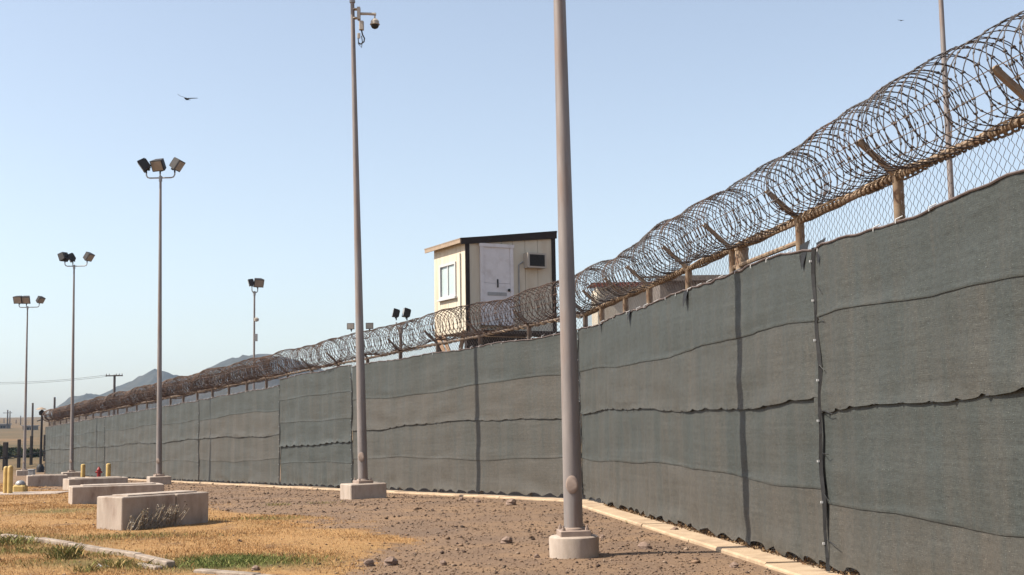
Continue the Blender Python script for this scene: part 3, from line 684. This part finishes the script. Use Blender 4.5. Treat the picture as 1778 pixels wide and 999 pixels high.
    for y0, y1 in ((.55, .15), (1.35, Wd-.1), (1.1, 1.6)):
        MB().tube([(.02, y0, ZB-.75), (.02, y1, ZB-.05)], .07, 4).obj('brace', M['wood'], h, smooth=None)
    MB().box((Wf/2, -.55, ZB-.16), (Wf, 1.05, .10)).obj('deck', M['browntrim'], h, smooth=None)
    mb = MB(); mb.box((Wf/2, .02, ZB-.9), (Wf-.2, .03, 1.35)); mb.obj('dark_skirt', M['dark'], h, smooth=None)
hut()

# low buildings beyond the near fence, seen through the wire
def shed(name, u0, u1, v0, v1, Y, label, wall, roof, rise=.3, dep=4):
    a = at(u0, v1, Y); b = at(u1, v0, Y); W_ = b.x-a.x; ztop = b.z; z0 = tz(Y)
    h = empty(name, (a.x, Y, z0)); tag(h, label, 'building')
    mb = MB(); mb.box((W_/2, dep/2, (ztop-z0)/2-.15), (W_, dep, ztop-z0-.3)); mb.obj('wall', wall, h, smooth=None)
    mb = MB(); n = 40; vs = []; fs = []
    for i in range(n+1):
        x = -.2+(W_+.4)*i/n; k = .02*math.cos(i*PI)
        for y, z in ((-.4, ztop-z0-.30), (dep+.3, ztop-z0-.30+rise)): vs += [(x, y, z+k), (x, y, z+k+.02)]
    for i in range(n): q = i*4; fs += [(q, q+2, q+6, q+4), (q+1, q+5, q+7, q+3), (q, q+4, q+5, q+1), (q+2, q+3, q+7, q+6)]
    r_ = mb.add(vs, fs).obj('roof', roof, h, smooth=None)
    MB().box((W_/2, -.42, ztop-z0-.36), (W_+.4, .05, .18)).obj('fascia', roof, r_, smooth=None)
    return h
shed('storage_building', 1040, 1135, 480, 640, 52, 'cream building with a rust red roof edge seen through the coiled wire', M['siding'], M['redroof'])
shed('storage_building', 1150, 1290, 466, 640, 44, 'long dusty grey corrugated building behind the corner post', M['corr'], M['corr'], .5)

# ------------------------------------------------------------------ concrete boxes in the grass
def cbox(name, corner, ang, L_, W_, h, label, lid=True, joint=None, m='conc'):
    """corner = nearest ground corner; long side runs along ang (degrees)"""
    b = empty(name, (corner[0], corner[1], tz(corner[1])), rad(ang)); tag(b, label, 'concrete box', 'concrete boxes set in the dry grass')
    if joint:
        MB().bbox((joint/2-.004, W_/2, h/2-.1), (joint-.008, W_, h+.2), .014).obj('wall_block', M[m], b, smooth=None)
        MB().bbox(((L_+joint)/2+.004, W_/2, h/2-.1), (L_-joint-.008, W_, h+.196), .014).obj('wall_block', M[m], b, smooth=None)
    else: MB().bbox((L_/2, W_/2, h/2-.1), (L_, W_, h+.2), .014).obj('wall_block', M[m], b, smooth=None)
    if lid:
        MB().bbox((L_*.52, W_*.52, h+.006), (L_*.80, W_*.62, .03), .006).obj('lid', M['gal' if lid == 2 else 'conc'], b, smooth=None)
    return b
cbox('concrete_box', (-6.27, 20.45), 52, 1.72, .70, .52, 'nearest concrete box, pale end face, with a dry weed before its shaded side', lid=1, joint=1.05)
cbox('concrete_box', (-9.86, 28.5), 24, 2.0, .9, .40, 'second concrete box, mostly hidden behind the nearest one', lid=1)
cbox('concrete_box', (-15.2, 43.6), 32, 2.0, .9, .36, 'third concrete box with a pale low top behind the second box', lid=1)
cbox('concrete_box', (-18.35, 52.2), 40, .75, .7, .30, 'small low concrete block at the foot of the second flood light pole', lid=False)
cbox('concrete_box', (-19.2, 50.4), 24, 1.5, .8, .42, 'dark-sided concrete box behind the yellow bollards at the left', lid=1)
pad = empty('concrete_pad', (0, 0, 0)); pad['kind'] = 'structure'
MB().bbox((-15.4, 39.3, tz(39.3)-.02), (3.2, 1.4, .12), .02).obj('pad_slab', M['conc'], pad, smooth=None)

# bollards, hydrant, valve, small box
def bollard(loc, h, r, label):
    b = MB().lathe([(r, -.1), (r, h-.07), (r*.93, h-.03), (r*.7, h-.005), (r*.3, h+.01)], 16).obj('bollard', M['yellow'], None, loc=loc)
    tag(b, label, 'bollard', 'yellow bollards'); return b
q = gnd(9.5, 858, 39.2); bollard(q+Vector((0, 0, .04)), .80, .075, 'left of the two slim yellow bollards on the concrete pad')
q = gnd(17, 858, 39.0); bollard(q+Vector((0, 0, .04)), .82, .08, 'right of the two slim yellow bollards on the concrete pad')
q = gnd(144, 829, 70); bollard(q, .80, .12, 'yellow bollard left of the red hydrant')
q = gnd(188, 830, 66.5); bollard(q, .82, .12, 'yellow bollard right of the red hydrant, close to the fence')
q = gnd(171.5, 828, 69.5)
h = empty('fire_hydrant', q); tag(h, 'small red fire hydrant between two yellow bollards', 'hydrant')
MB().lathe([(.14, -.05), (.14, .04), (.10, .05), (.10, .45), (.12, .46), (.12, .49), (.10, .52), (.06, .60), (.02, .63), (.02, .67)], 16).obj('barrel', M['red'], h)
for a in (0, 180, 270): MB().lathe([(.055, .06), (.055, .16), (.03, .16), (.03, .19)], 10, M=Matrix.Translation((0, 0, .36)) @ Matrix.Rotation(rad(a), 4, 'Z') @ Matrix.Rotation(PI/2, 4, 'Y')).obj('outlet_cap', M['red'], h)
q = gnd(35, 853, 40.0)
h = empty('valve_box', q); tag(h, 'squat yellow valve box with a grey domed cap beside the bollards', 'valve box')
MB().bbox((0, 0, .12), (.38, .34, .30), .05).obj('casing', M['yellow'], h, smooth=None)
MB().lathe([(.15, .27), (.15, .31), (.11, .37), (.05, .40)], 14).obj('cap', M['gal'], h)
q = gnd(55, 823, 91)
h = empty('utility_pedestal', q); tag(h, 'little grey utility pedestal beside the farthest flood light pole', 'pedestal')
MB().bbox((0, 0, .18), (.42, .36, .45), .04).obj('cabinet', M['gal'], h, smooth=None); MB().bbox((0, 0, .43), (.46, .40, .06), .02).obj('lid', M['gal'], h, smooth=None)

# old broken kerb, lower left
kerb_pts = [(-7.75, 19.45), (-6.85, 18.55), (-6.15, 17.8), (-5.45, 16.95), (-4.72, 16.1), (-4.05, 15.1)]
old = empty('old_kerb', (0, 0, 0)); old['kind'] = 'structure'
def kpiece(a, b, h=.12, wd=.115):
    a = Vector((*a, 0)); b = Vector((*b, 0)); d = (b-a); L_ = d.length-.006; ang = math.atan2(d.y, d.x)
    mb = MB(); Mx = Matrix.Translation((a+b)/2) @ Matrix.Rotation(ang, 4, 'Z') @ Matrix.Rotation(random.uniform(-.015, .015), 4, 'Y')
    mb.bbox((0, 0, h/2-.1), (L_, wd, h+.2), .012, Mx); return mb.obj('kerb_piece', M['oldkerb'], old, smooth=None)
for a, b in zip(kerb_pts[:-1], kerb_pts[1:]): kpiece(a, b, random.uniform(.05, .062))
kpiece((-4.45, 15.2), (-4.1, 14.8), .03, .10); kpiece((-3.55, 14.35), (-2.75, 13.7), .05, .13); kpiece((-2.73, 13.68), (-2.0, 12.9), .05, .13)

# ------------------------------------------------------------------ loose rocks
def rock(loc, s, label, seed):
    r = random.Random(seed); vs = []; n, m = 7, 5
    for j in range(1, m):
        for i in range(n):
            th = PI*j/m; ph = 2*PI*(i+.5*(j % 2))/n; k = r.uniform(.72, 1.15)
            vs.append((s*k*math.sin(th)*math.cos(ph)*1.15, s*k*math.sin(th)*math.sin(ph), s*.78*k*math.cos(th)))
    vs += [(0, 0, s*.85), (0, 0, -s*.7)]; T_, B_ = len(vs)-2, len(vs)-1; fs = []
    for j in range(m-2):
        for i in range(n):
            a, b, c_, d_ = j*n+i, j*n+(i+1) % n, (j+1)*n+(i+1) % n, (j+1)*n+i; fs += [(a, d_, c_), (a, c_, b)]
    for i in range(n): fs += [(T_, i, (i+1) % n), (B_, (m-2)*n+(i+1) % n, (m-2)*n+i)]
    o = MB().add(vs, fs).obj('rock', M['rock'], None, smooth=None, loc=(loc[0], loc[1], tz(loc[1])+s*.35)); o.rotation_euler = (0, 0, r.uniform(0, 6))
    tag(o, label, 'rock', 'loose rocks on the gravel'); return o
def gp(u, v):
    d = CAMROT @ Vector(((u-889)/FPX, -(v-499.5)/FPX, -1)); Y = 5
    while Y < 200:
        p_ = Vector((0, 0, EYE))+d*(Y/d.y)
        if p_.z <= tz(Y): return p_
        Y += .02
for i, (u, v, s, l) in enumerate([(888, 877, .11, 'dark upright rock on the gravel just before the fence kerb'), (829, 873, .07, 'flat brown rock near the foot of the pole shadow on the kerb'), (801, 869, .06, 'small brown rock left of the flat rock by the kerb'),
        (880, 944, .085, 'brown rock on open gravel left of the round footing'), (1120, 955, .085, 'reddish rock on gravel right of the round footing'), (641, 984, .07, 'dark rock where the grass meets the gravel'), (678, 982, .085, 'darker rock right beside the rock at the grass edge'),
        (1046, 935, .045, 'small dark stone touching the round footing'), (770, 981, .05, 'small dark stone on gravel right of the grass edge rocks'), (444, 991, .05, 'dark stone lying in the dry grass near the green weeds'), (1172, 925, .07, 'pinkish rock beside the kerb right of the near pole'), (932, 968, .035, 'tiny dark stone left of the round footing near its base'), (1275, 985, .05, 'small stone at the kerb near the bottom right')]):
    rock(gp(u, v), s, l, i)
p_ = gp(180, 985); o = MB().bbox((0, 0, .01), (.16, .09, .03), .01).obj('paper_scrap', M['white'], None, smooth=None, loc=p_); o.rotation_euler = (.2, .1, .3); tag(o, 'crumpled white paper scrap lying in the grass below the old kerb', 'litter')

# ------------------------------------------------------------------ gravel stones
def scatter_stones():
    V = []; F = []; C = []; N = 80000
    u = rng.uniform(0, 1, N); Y = 12.5*(62/12.5)**u; X = np.empty(N)
    X = rng.uniform(-.52, .52, N)*Y*.85
    d1, d2 = fence_dist(X, Y); gm = grass_mask(X, Y)
    keep = (d1 > .55) & (d2 > .55) & (rng.uniform(0, 1, N) > gm*.93)
    X, Y, gm = X[keep], Y[keep], gm[keep]
    n = len(X); S = np.exp(rng.normal(-4.85, .55, n))*(1+(Y-13)/45); S = np.minimum(S, .06)
    z = np.interp(Y, PY, PZ)+relief(X, Y)
    base = np.array([(1, 0, 0), (0, 1, 0), (-1, 0, 0), (0, -1, 0), (0, 0, .8), (.1, .1, -.7)], float)
    faces = np.array([(0, 1, 4), (1, 2, 4), (2, 3, 4), (3, 0, 4), (1, 0, 5), (2, 1, 5), (3, 2, 5), (0, 3, 5)])
    J = base[None]*rng.uniform(.6, 1.3, (n, 6, 1))+rng.normal(0, .12, (n, 6, 3)); a = rng.uniform(0, 6.28, n)
    c_, s_ = np.cos(a)[:, None], np.sin(a)[:, None]; Jx = J[..., 0]*c_-J[..., 1]*s_; Jy = J[..., 0]*s_+J[..., 1]*c_
    P = np.stack([Jx*S[:, None]+X[:, None], Jy*S[:, None]+Y[:, None], J[..., 2]*S[:, None]*.8+(z+S*.25)[:, None]], -1)
    tone = rng.uniform(.55, 1.25, n)[:, None]*np.where(rng.uniform(0, 1, n)[:, None] < .25, np.array([[.17, .115, .09]]), np.where(rng.uniform(0, 1, n)[:, None] < .3, np.array([[.47, .34, .245]]), np.array([[.36, .235, .155]])))
    o = bulk('gravel', P.reshape(-1, 3), (faces[None]+(np.arange(n)*6)[:, None, None]).reshape(-1, 3), M['stone'], np.repeat(tone*.72, 6, 0))
    tag(o, 'loose reddish brown gravel spread between the grass and the fence', 'gravel', kind='stuff')
scatter_stones()

# ------------------------------------------------------------------ grass
def blades(name, X, Y, Hh, W_, colr, label, lean=.5):
    n = len(X); z = np.interp(Y, PY, PZ)+relief(X, Y)-.005; a = rng.uniform(0, 6.28, n); la = rng.uniform(0, 6.28, n); ll = np.abs(rng.normal(0, lean, n))*Hh
    dx, dy = np.cos(a)*W_/2, np.sin(a)*W_/2; lx, ly = np.cos(la)*ll, np.sin(la)*ll
    P = np.stack([np.stack([X-dx, Y-dy, z], 1), np.stack([X+dx, Y+dy, z], 1), np.stack([X+dx*.6+lx*.4, Y+dy*.6+ly*.4, z+Hh*.6], 1), np.stack([X+lx, Y+ly, z+Hh], 1)], 1)
    F = np.array([[0, 1, 2], [0, 2, 3]])[None]+(np.arange(n)*4)[:, None, None]
    o = bulk(name, P.reshape(-1, 3), F.reshape(-1, 3), M['attr'], np.repeat(colr, 4, 0)); tag(o, label, 'grass', kind='stuff'); return o
N = 420000
u_ = rng.uniform(0, 1, N); Y = 12.3*(60/12.3)**u_; X = rng.uniform(-.46, .0, N)*Y*1.02
gm = grass_mask(X, Y); d1, d2 = fence_dist(X, Y)
bare = np.clip(.5+.9*vnoise(X, Y, .9, 8), 0.12, 1)
k = (rng.uniform(0, 1, N) < gm**1.5*bare) & (d1 > .7) & (d2 > .7); X, Y = X[k], Y[k]
gr_ = green_mask(X, Y); n = len(X); S = (1+(Y-13)/40)
Hh = rng.uniform(.012, .036, n)*S*(1+1.1*gr_); W_ = rng.uniform(.003, .008, n)*S
pick = rng.uniform(0, 1, n); dry = np.where(pick[:, None] < .55, np.array([[.52, .285, .115]]), np.where(pick[:, None] < .85, np.array([[.58, .37, .175]]), np.array([[.38, .22, .10]])))
grn = np.where(pick[:, None] < .5, np.array([[.21, .23, .07]]), np.array([[.36, .32, .12]]))
colr = np.where((rng.uniform(0, 1, n) < np.clip(gr_*1.1-.1, 0, 1))[:, None], grn, dry)*rng.uniform(.72, 1.35, n)[:, None]
blades('dry_grass', X, Y, Hh, W_, colr, 'short orange dry grass with green patches over the left foreground')
# taller tufts
def tuft(x, y, nb, h, spread, cols, label):
    X = x+rng.normal(0, spread, nb); Y = y+rng.normal(0, spread*.8, nb)
    colr = np.array(cols)[rng.integers(0, len(cols), nb)]*rng.uniform(.7, 1.2, nb)[:, None]
    return X, Y, rng.uniform(.4, 1, nb)*h, rng.uniform(.003, .007, nb), colr
G1 = [(.17, .22, .06), (.24, .28, .09), (.36, .36, .13)]; G2 = [(.27, .26, .09), (.50, .38, .15), (.20, .21, .07), (.58, .42, .19)]
for (u, v, nb, hh, spd, cs, lab) in [(398, 975, 2600, .085, .33, G1, 'spreading patch of bright green weeds by the broken kerb'), (110, 972, 380, .20, .10, G2, 'tufty green grass clump growing below the old kerb'), (8, 946, 500, .16, .22, G2, 'green grass clump at the left edge above the old kerb'), (205, 985, 300, .12, .13, G2, 'small green tuft beside the white paper scrap'), (152, 992, 220, .10, .08, G2, 'small dry green tuft low at the left'), (60, 958, 420, .09, .22, G2, 'thin green grass growing along the face of the old kerb at left'), (170, 966, 420, .08, .25, G2, 'thin mixed grass hiding the middle of the old kerb'), (255, 985, 260, .08, .16, G2, 'short grass at the broken end of the old kerb'), (480, 878, 160, .08, .16, G2, 'tiny yellow green weeds on the gravel near the second pole'), (560, 874, 120, .07, .2, G2, 'sparse green weeds left of the square footing of the camera pole'), (1110, 908, 90, .06, .10, G2, 'little green weed beside the kerb right of the near pole')]:
    p_ = gp(u, v); X, Y, Hh, W_, colr = tuft(p_.x, p_.y, nb, hh, spd, cs, lab); o = blades('grass_tuft', X, Y, Hh, W_, colr, lab, .6); o['category'] = 'grass tuft'
# grey dry weed in front of the nearest box
def weed():
    root = Vector((-6.27, 20.45, 0)); w_ = empty('dry_weed', (root.x, root.y, 0)); tag(w_, 'grey dry weed with pale seed heads growing against the nearest box', 'weed')
    r = random.Random(5); st = MB(); lv = []; lf = []; lc = []
    for i in range(60):
        b = Vector((.616, .788, 0))*r.uniform(.05, .95)+Vector((.788, -.616, 0))*r.uniform(.05, .20)
        tip = b+Vector((.616, .788, 0))*r.uniform(-.05, .25)+Vector((.788, -.616, 0))*r.uniform(0, .10)+Vector((0, 0, r.uniform(.12, .38))); mid = (b+tip)/2+Vector((r.uniform(-.03, .03), 0, r.uniform(.0, .05)))
        st.tube([b, mid, tip], [.006, .005, .0025], 4)
        for j in range(9):
            f = r.uniform(.25, 1.0); p_ = b.lerp(tip, f)+Vector((r.uniform(-.03, .03), r.uniform(-.03, .03), r.uniform(-.01, .03))); s_ = r.uniform(.008, .022); q = len(lv)
            for _ in range(4): lv.append(p_+Vector((r.uniform(-s_, s_), r.uniform(-s_, s_), r.uniform(-s_, s_))))
            lf += [(q, q+1, q+2, q+3)]; lc += [r.choice([(.42, .36, .29), (.55, .50, .43), (.25, .21, .15), (.16, .14, .09)])]*4
    st.obj('stems', M['drystem'], w_); o = bulk('seed_heads', lv, lf, M['attr'], np.array(lc), w_); o['kind'] = 'stuff'
weed()
# litter and dead leaves caught under the cloth
def litter():
    n = 9000; t = rng.uniform(R2.atY(24), R2.L, n); of = rng.uniform(-.06, .14, n); X = R2.a[0]+R2.d[0]*t+R2.n[0]*of; Y = R2.a[1]+R2.d[1]*t+R2.n[1]*of
    z = .05+np.abs(rng.normal(0, .045, n))*np.clip(1-of/.16, 0.1, 1); s = .014
    P = np.stack([X, Y, z], 1)[:, None]+rng.normal(0, s, (n, 3, 3)); c = np.array([(.16, .09, .05), (.28, .17, .09), (.10, .065, .045), (.36, .25, .14)])[rng.integers(0, 4, n)]
    o = bulk('leaf_litter', P.reshape(-1, 3), np.arange(n*3).reshape(-1, 3), M['attr'], np.repeat(c, 3, 0)); tag(o, 'brown dead leaves caught along the bottom edge of the fence cloth', 'leaf litter', kind='stuff')
litter()

# ------------------------------------------------------------------ far left: posts, mast, poles, shrubs, distant things
for i, (u, vt, vb, Y, wd, lab) in enumerate([(10, 768, 811, 104, .34, 'leftmost chunky black timber post beyond the light pole'), (33.5, 763, 809, 107, .24, 'black timber post second from the left edge'), (55, 757, 804, 111, .22, 'black timber post third from the left edge'), (78, 755, 798, 117, .20, 'black timber post fourth from the left, near the fence end'), (83.5, 757, 790, 124, .16, 'thin black timber post farthest right of the row')]):
    a = at(u, vb, Y); b = at(u, vt, Y); hh = b.z-tz(Y)
    o = MB().bbox((0, 0, hh/2-.1), (wd, wd, hh+.2), .03).obj('timber_post', M['darkwood'], None, smooth=None, loc=(b.x, Y, tz(Y))); tag(o, lab, 'post', 'black timber posts at the far left')
MB0 = MB(); pts = [at(u, v, Y) for u, v, Y in ((-25, 803, 100), (10, 794, 104), (33, 792, 107), (55, 788, 111), (78, 784, 117), (84, 783, 124))]
o = MB0.tube(pts, .06, 6).obj('guard_rail', M['darkwood'], None); tag(o, 'dark rail line strung along the black timber posts', 'rail')
Y = 98; a = at(70, 819, Y); m_ = empty('lamp_mast', (a.x, Y, tz(Y))); tag(m_, 'black iron mast with a flared foot and lamp head near the fence end', 'mast')
hh = at(70, 712, Y).z-tz(Y)
MB().lathe([(.28, -.1), (.30, .35), (.22, .52), (.12, .62)], 12).obj('foot', M['iron'], m_); MB().tube([(0, 0, .5), (.03, 0, hh)], [.11, .08], 8).obj('mast_tube', M['iron'], m_)
MB().lathe([(.05, -.45), (.22, -.38), (.24, -.15), (.16, -.08), (.05, 0)], 10, (.02, 0, hh)).obj('lamp_head', M['iron'], m_); MB().lathe([(.42, .02), (.30, .12), (.05, .2)], 10, (-.05, 0, hh)).obj('lamp_hood', M['rooftin'], m_)
MB().tube([(0, 0, hh-.75), (-.35, 0, hh-.85)], .05, 6).obj('side_bracket', M['iron'], m_)
def upole(u, vt, Y, label, arms=(), r=.14, vb=None):
    b = at(u, vt, Y); x = b.x; z0 = tz(Y)-.3; p_ = empty('utility_pole', (x, Y, z0)); tag(p_, label, 'utility pole', 'distant utility poles')
    hh = b.z-z0; MB().tube([(0, 0, 0), (0, 0, hh)], [r, r*.7], 8).obj('shaft', M['polewood'], p_)
    for dz, wd in arms:
        ca = MB().box((0, -.12, hh-dz), (wd, .12, .14)).obj('crossarm', M['polewood'], p_, smooth=None)
        for s_ in (-.46, -.3, .3, .46, .12): MB().lathe([(.05, 0), (.06, .08), (.03, .2)], 8, (s_*wd, -.12, hh-dz+.07)).obj('insulator', M['gal'], ca)
    return x, b.z
ux, uz = upole(199, 651, 150, 'timber utility pole with a wide crossarm above the far fence', ((.12, 2.0),), .20)
upole(95, 690, 190, 'plain timber pole poking up over the far end of the coil', (), .22)
upole(57, 700, 160, 'thin timber pole standing left of the black mast', (), .17)
for u, v, Y, r, l in ((13.5, 712, 420, .3, 'very distant pole at the left edge, left of a pair'), (17.5, 714, 430, .25, 'very distant pole right of the leftmost one'), (36, 722, 520, .25, 'faint far pole between the pair and the light pole'), (7, 727, 600, .3, 'faintest far pole touching the left edge'), (28, 729, 560, .25, 'short faint far pole on the plain')):
    upole(u, v, Y, l, ((1.0, 3.0),) if Y < 425 else (), r)
def wire(p0, p1, sag, lab):
    mb = MB(); p0, p1 = Vector(p0), Vector(p1); mb.tube([p0.lerp(p1, i/16)-Vector((0, 0, sag*4*(i/16)*(1-i/16))) for i in range(17)], .018, 4)
    o = mb.obj('power_line', M['cable'], None); tag(o, lab, 'power line', 'power lines crossing the sky at the left')
for dx, vl, lab in ((-.9, 657, 'upper thin power line running left from the crossarm pole'), (.6, 662, 'lower thin power line running left from the crossarm pole')):
    wire((ux+dx, 150, uz), at(-150, vl-2, 170), .8, lab)
# shrubs on the plain
def shrub(u, v, Y, w_, h_, label, tone=(.05, .06, .03)):
    b = at(u, v, Y); s = empty('shrub', (b.x, Y, tz(Y))); tag(s, label, 'shrub', 'dark shrubs on the plain')
    mb = MB(); r = random.Random(int(u*10+Y))
    for i in range(5): mb.tube([(r.uniform(-.1, .1)*w_, 0, -.05), (r.uniform(-.35, .35)*w_, r.uniform(-.3, .3)*w_, h_*.7)], [.05, .02], 5)
    mb.obj('stems', M['darkwood'], s)
    n = 900; a = rng.uniform(0, 6.28, n); rr = np.sqrt(rng.uniform(0, 1, n)); zz = rng.uniform(0.03, 1, n)
    lob = 1+.25*np.sin(a*3+u)+.15*np.sin(a*5)
    R = rr*lob*w_/2*np.sqrt(np.clip(1-(zz-.25)**2*1.5, .05, 1)); P = np.stack([R*np.cos(a), R*np.sin(a), zz*h_*(.8+.2*np.sin(a*2+u))], 1)
    Q = P[:, None]+rng.normal(0, .09*max(1, w_/3), (n, 4, 3)); c_ = np.array(tone)*rng.uniform(.6, 1.5, n)[:, None]
    o = bulk('crown', Q.reshape(-1, 3), np.arange(n*4).reshape(-1, 4), M['scrub'], np.repeat(c_, 4, 0), s)
for u, v, Y, a, b, l in ((-2, 795, 124, 2.4, 1.3, 'brownish dark shrub cut by the left edge'), (47, 788, 127, 2.6, .85, 'dark green shrub between the second and third black posts'), (62, 789, 130, 2.4, .65, 'low dark shrub just left of the black mast'), (24, 790, 140, 3.4, .6, 'low olive shrub behind the second black post')):
    shrub(u, v, Y, a, b, l)
# far low blocks on the hazy plain
for u0, u1, v0, Y, l in ((15, 30, 737, 420, 'grey boxy building far off on the hazy plain'), (58, 76, 740, 380, 'bluish low building far off behind the black mast'), (0, 11, 745, 500, 'low pale building far off at the left edge')):
    a = at(u0, 0, Y).x; b = at(u1, 0, Y).x; zt = at(u0, v0, Y).z; z0 = tz(Y)-1.5
    h = empty('distant_building', ((a+b)/2, Y, z0)); tag(h, l, 'building', 'distant buildings on the plain')
    MB().box((0, 2, (zt-z0)/2), (abs(b-a), 4, zt-z0)).obj('wall', M['corr'], h, smooth=None); MB().box((0, 2, zt-z0+.12), (abs(b-a)+.6, 4.6, .24)).obj('roof', M['gal'], h, smooth=None)
    for k in range(3): MB().box((-abs(b-a)*.3+abs(b-a)*.3*k, -.02, (zt-z0)*.72), (.6, .06, .7)).obj('window', M['dark'], h, smooth=None)

# ------------------------------------------------------------------ birds
def bird(u, v, Y, s, rot, label, fl):
    p_ = at(u, v, Y); b = empty('bird', p_); tag(b, label, 'bird', 'birds gliding in the sky'); b.rotation_euler = rot; b.scale = (s, s, s)
    mb = MB(); mb.tube([(0, -.30, 0), (0, -.24, .01), (0, -.12, 0), (0, .05, -.01), (0, .2, 0), (0, .36, .01)], [.02, .05, .085, .09, .05, .01], 10); mb.add([(-.07, .3, .01), (.07, .3, .01), (.11, .5, .02), (-.11, .5, .02)], [(0, 1, 2, 3)]); mb.obj('body', M['bird'], b)
    for sg in (-1, 1):
        zz = fl if sg < 0 else fl*.12; mb = MB(); prof = [(0, .0, .16, 0), (.25, -.06, .20, .35), (.5, -.03, .17, .5), (.75, .04, .13, .8), (.98, .12, .05, 1.1)]
        vs = []
        for x, y0, wd, z in prof: vs += [(sg*x, y0-wd*.6, z*zz+.012), (sg*x, y0+wd*.8, z*zz), (sg*x, y0-wd*.6, z*zz-.012)]
        fs = []
        for i in range(4): q = i*3; fs += [(q, q+1, q+4, q+3), (q+1, q+2, q+5, q+4), (q+2, q, q+3, q+5)]
        mb.add(vs, fs).obj('wing', M['bird'], b, smooth=None)
bird(324, 172, 110, 1.1, (0, rad(4), rad(-20)), 'dark bird with wings spread gliding in the upper left sky', .42)
bird(1565, 36, 150, .55, (0, rad(-10), rad(30)), 'tiny dark bird high in the upper right sky', .2)

# ------------------------------------------------------------------ haze
hb = MB().box((0, 300, 73.5), (5400, 4800, 153)).obj('haze', None, None, smooth=None); hb['kind'] = 'stuff'; hb['label'] = 'thin pale haze over the plain and hills'; hb['category'] = 'haze'
hm = bpy.data.materials.new('pale_haze'); hm.use_nodes = True; t = hm.node_tree; t.nodes.clear()
ou = t.nodes.new('ShaderNodeOutputMaterial'); vp = t.nodes.new('ShaderNodeVolumePrincipled'); vp.inputs['Color'].default_value = (.50, .71, 1, 1); vp.inputs['Density'].default_value = .00014; vp.inputs['Anisotropy'].default_value = .3
t.links.new(vp.outputs[0], ou.inputs['Volume']); hb.data.materials.append(hm)
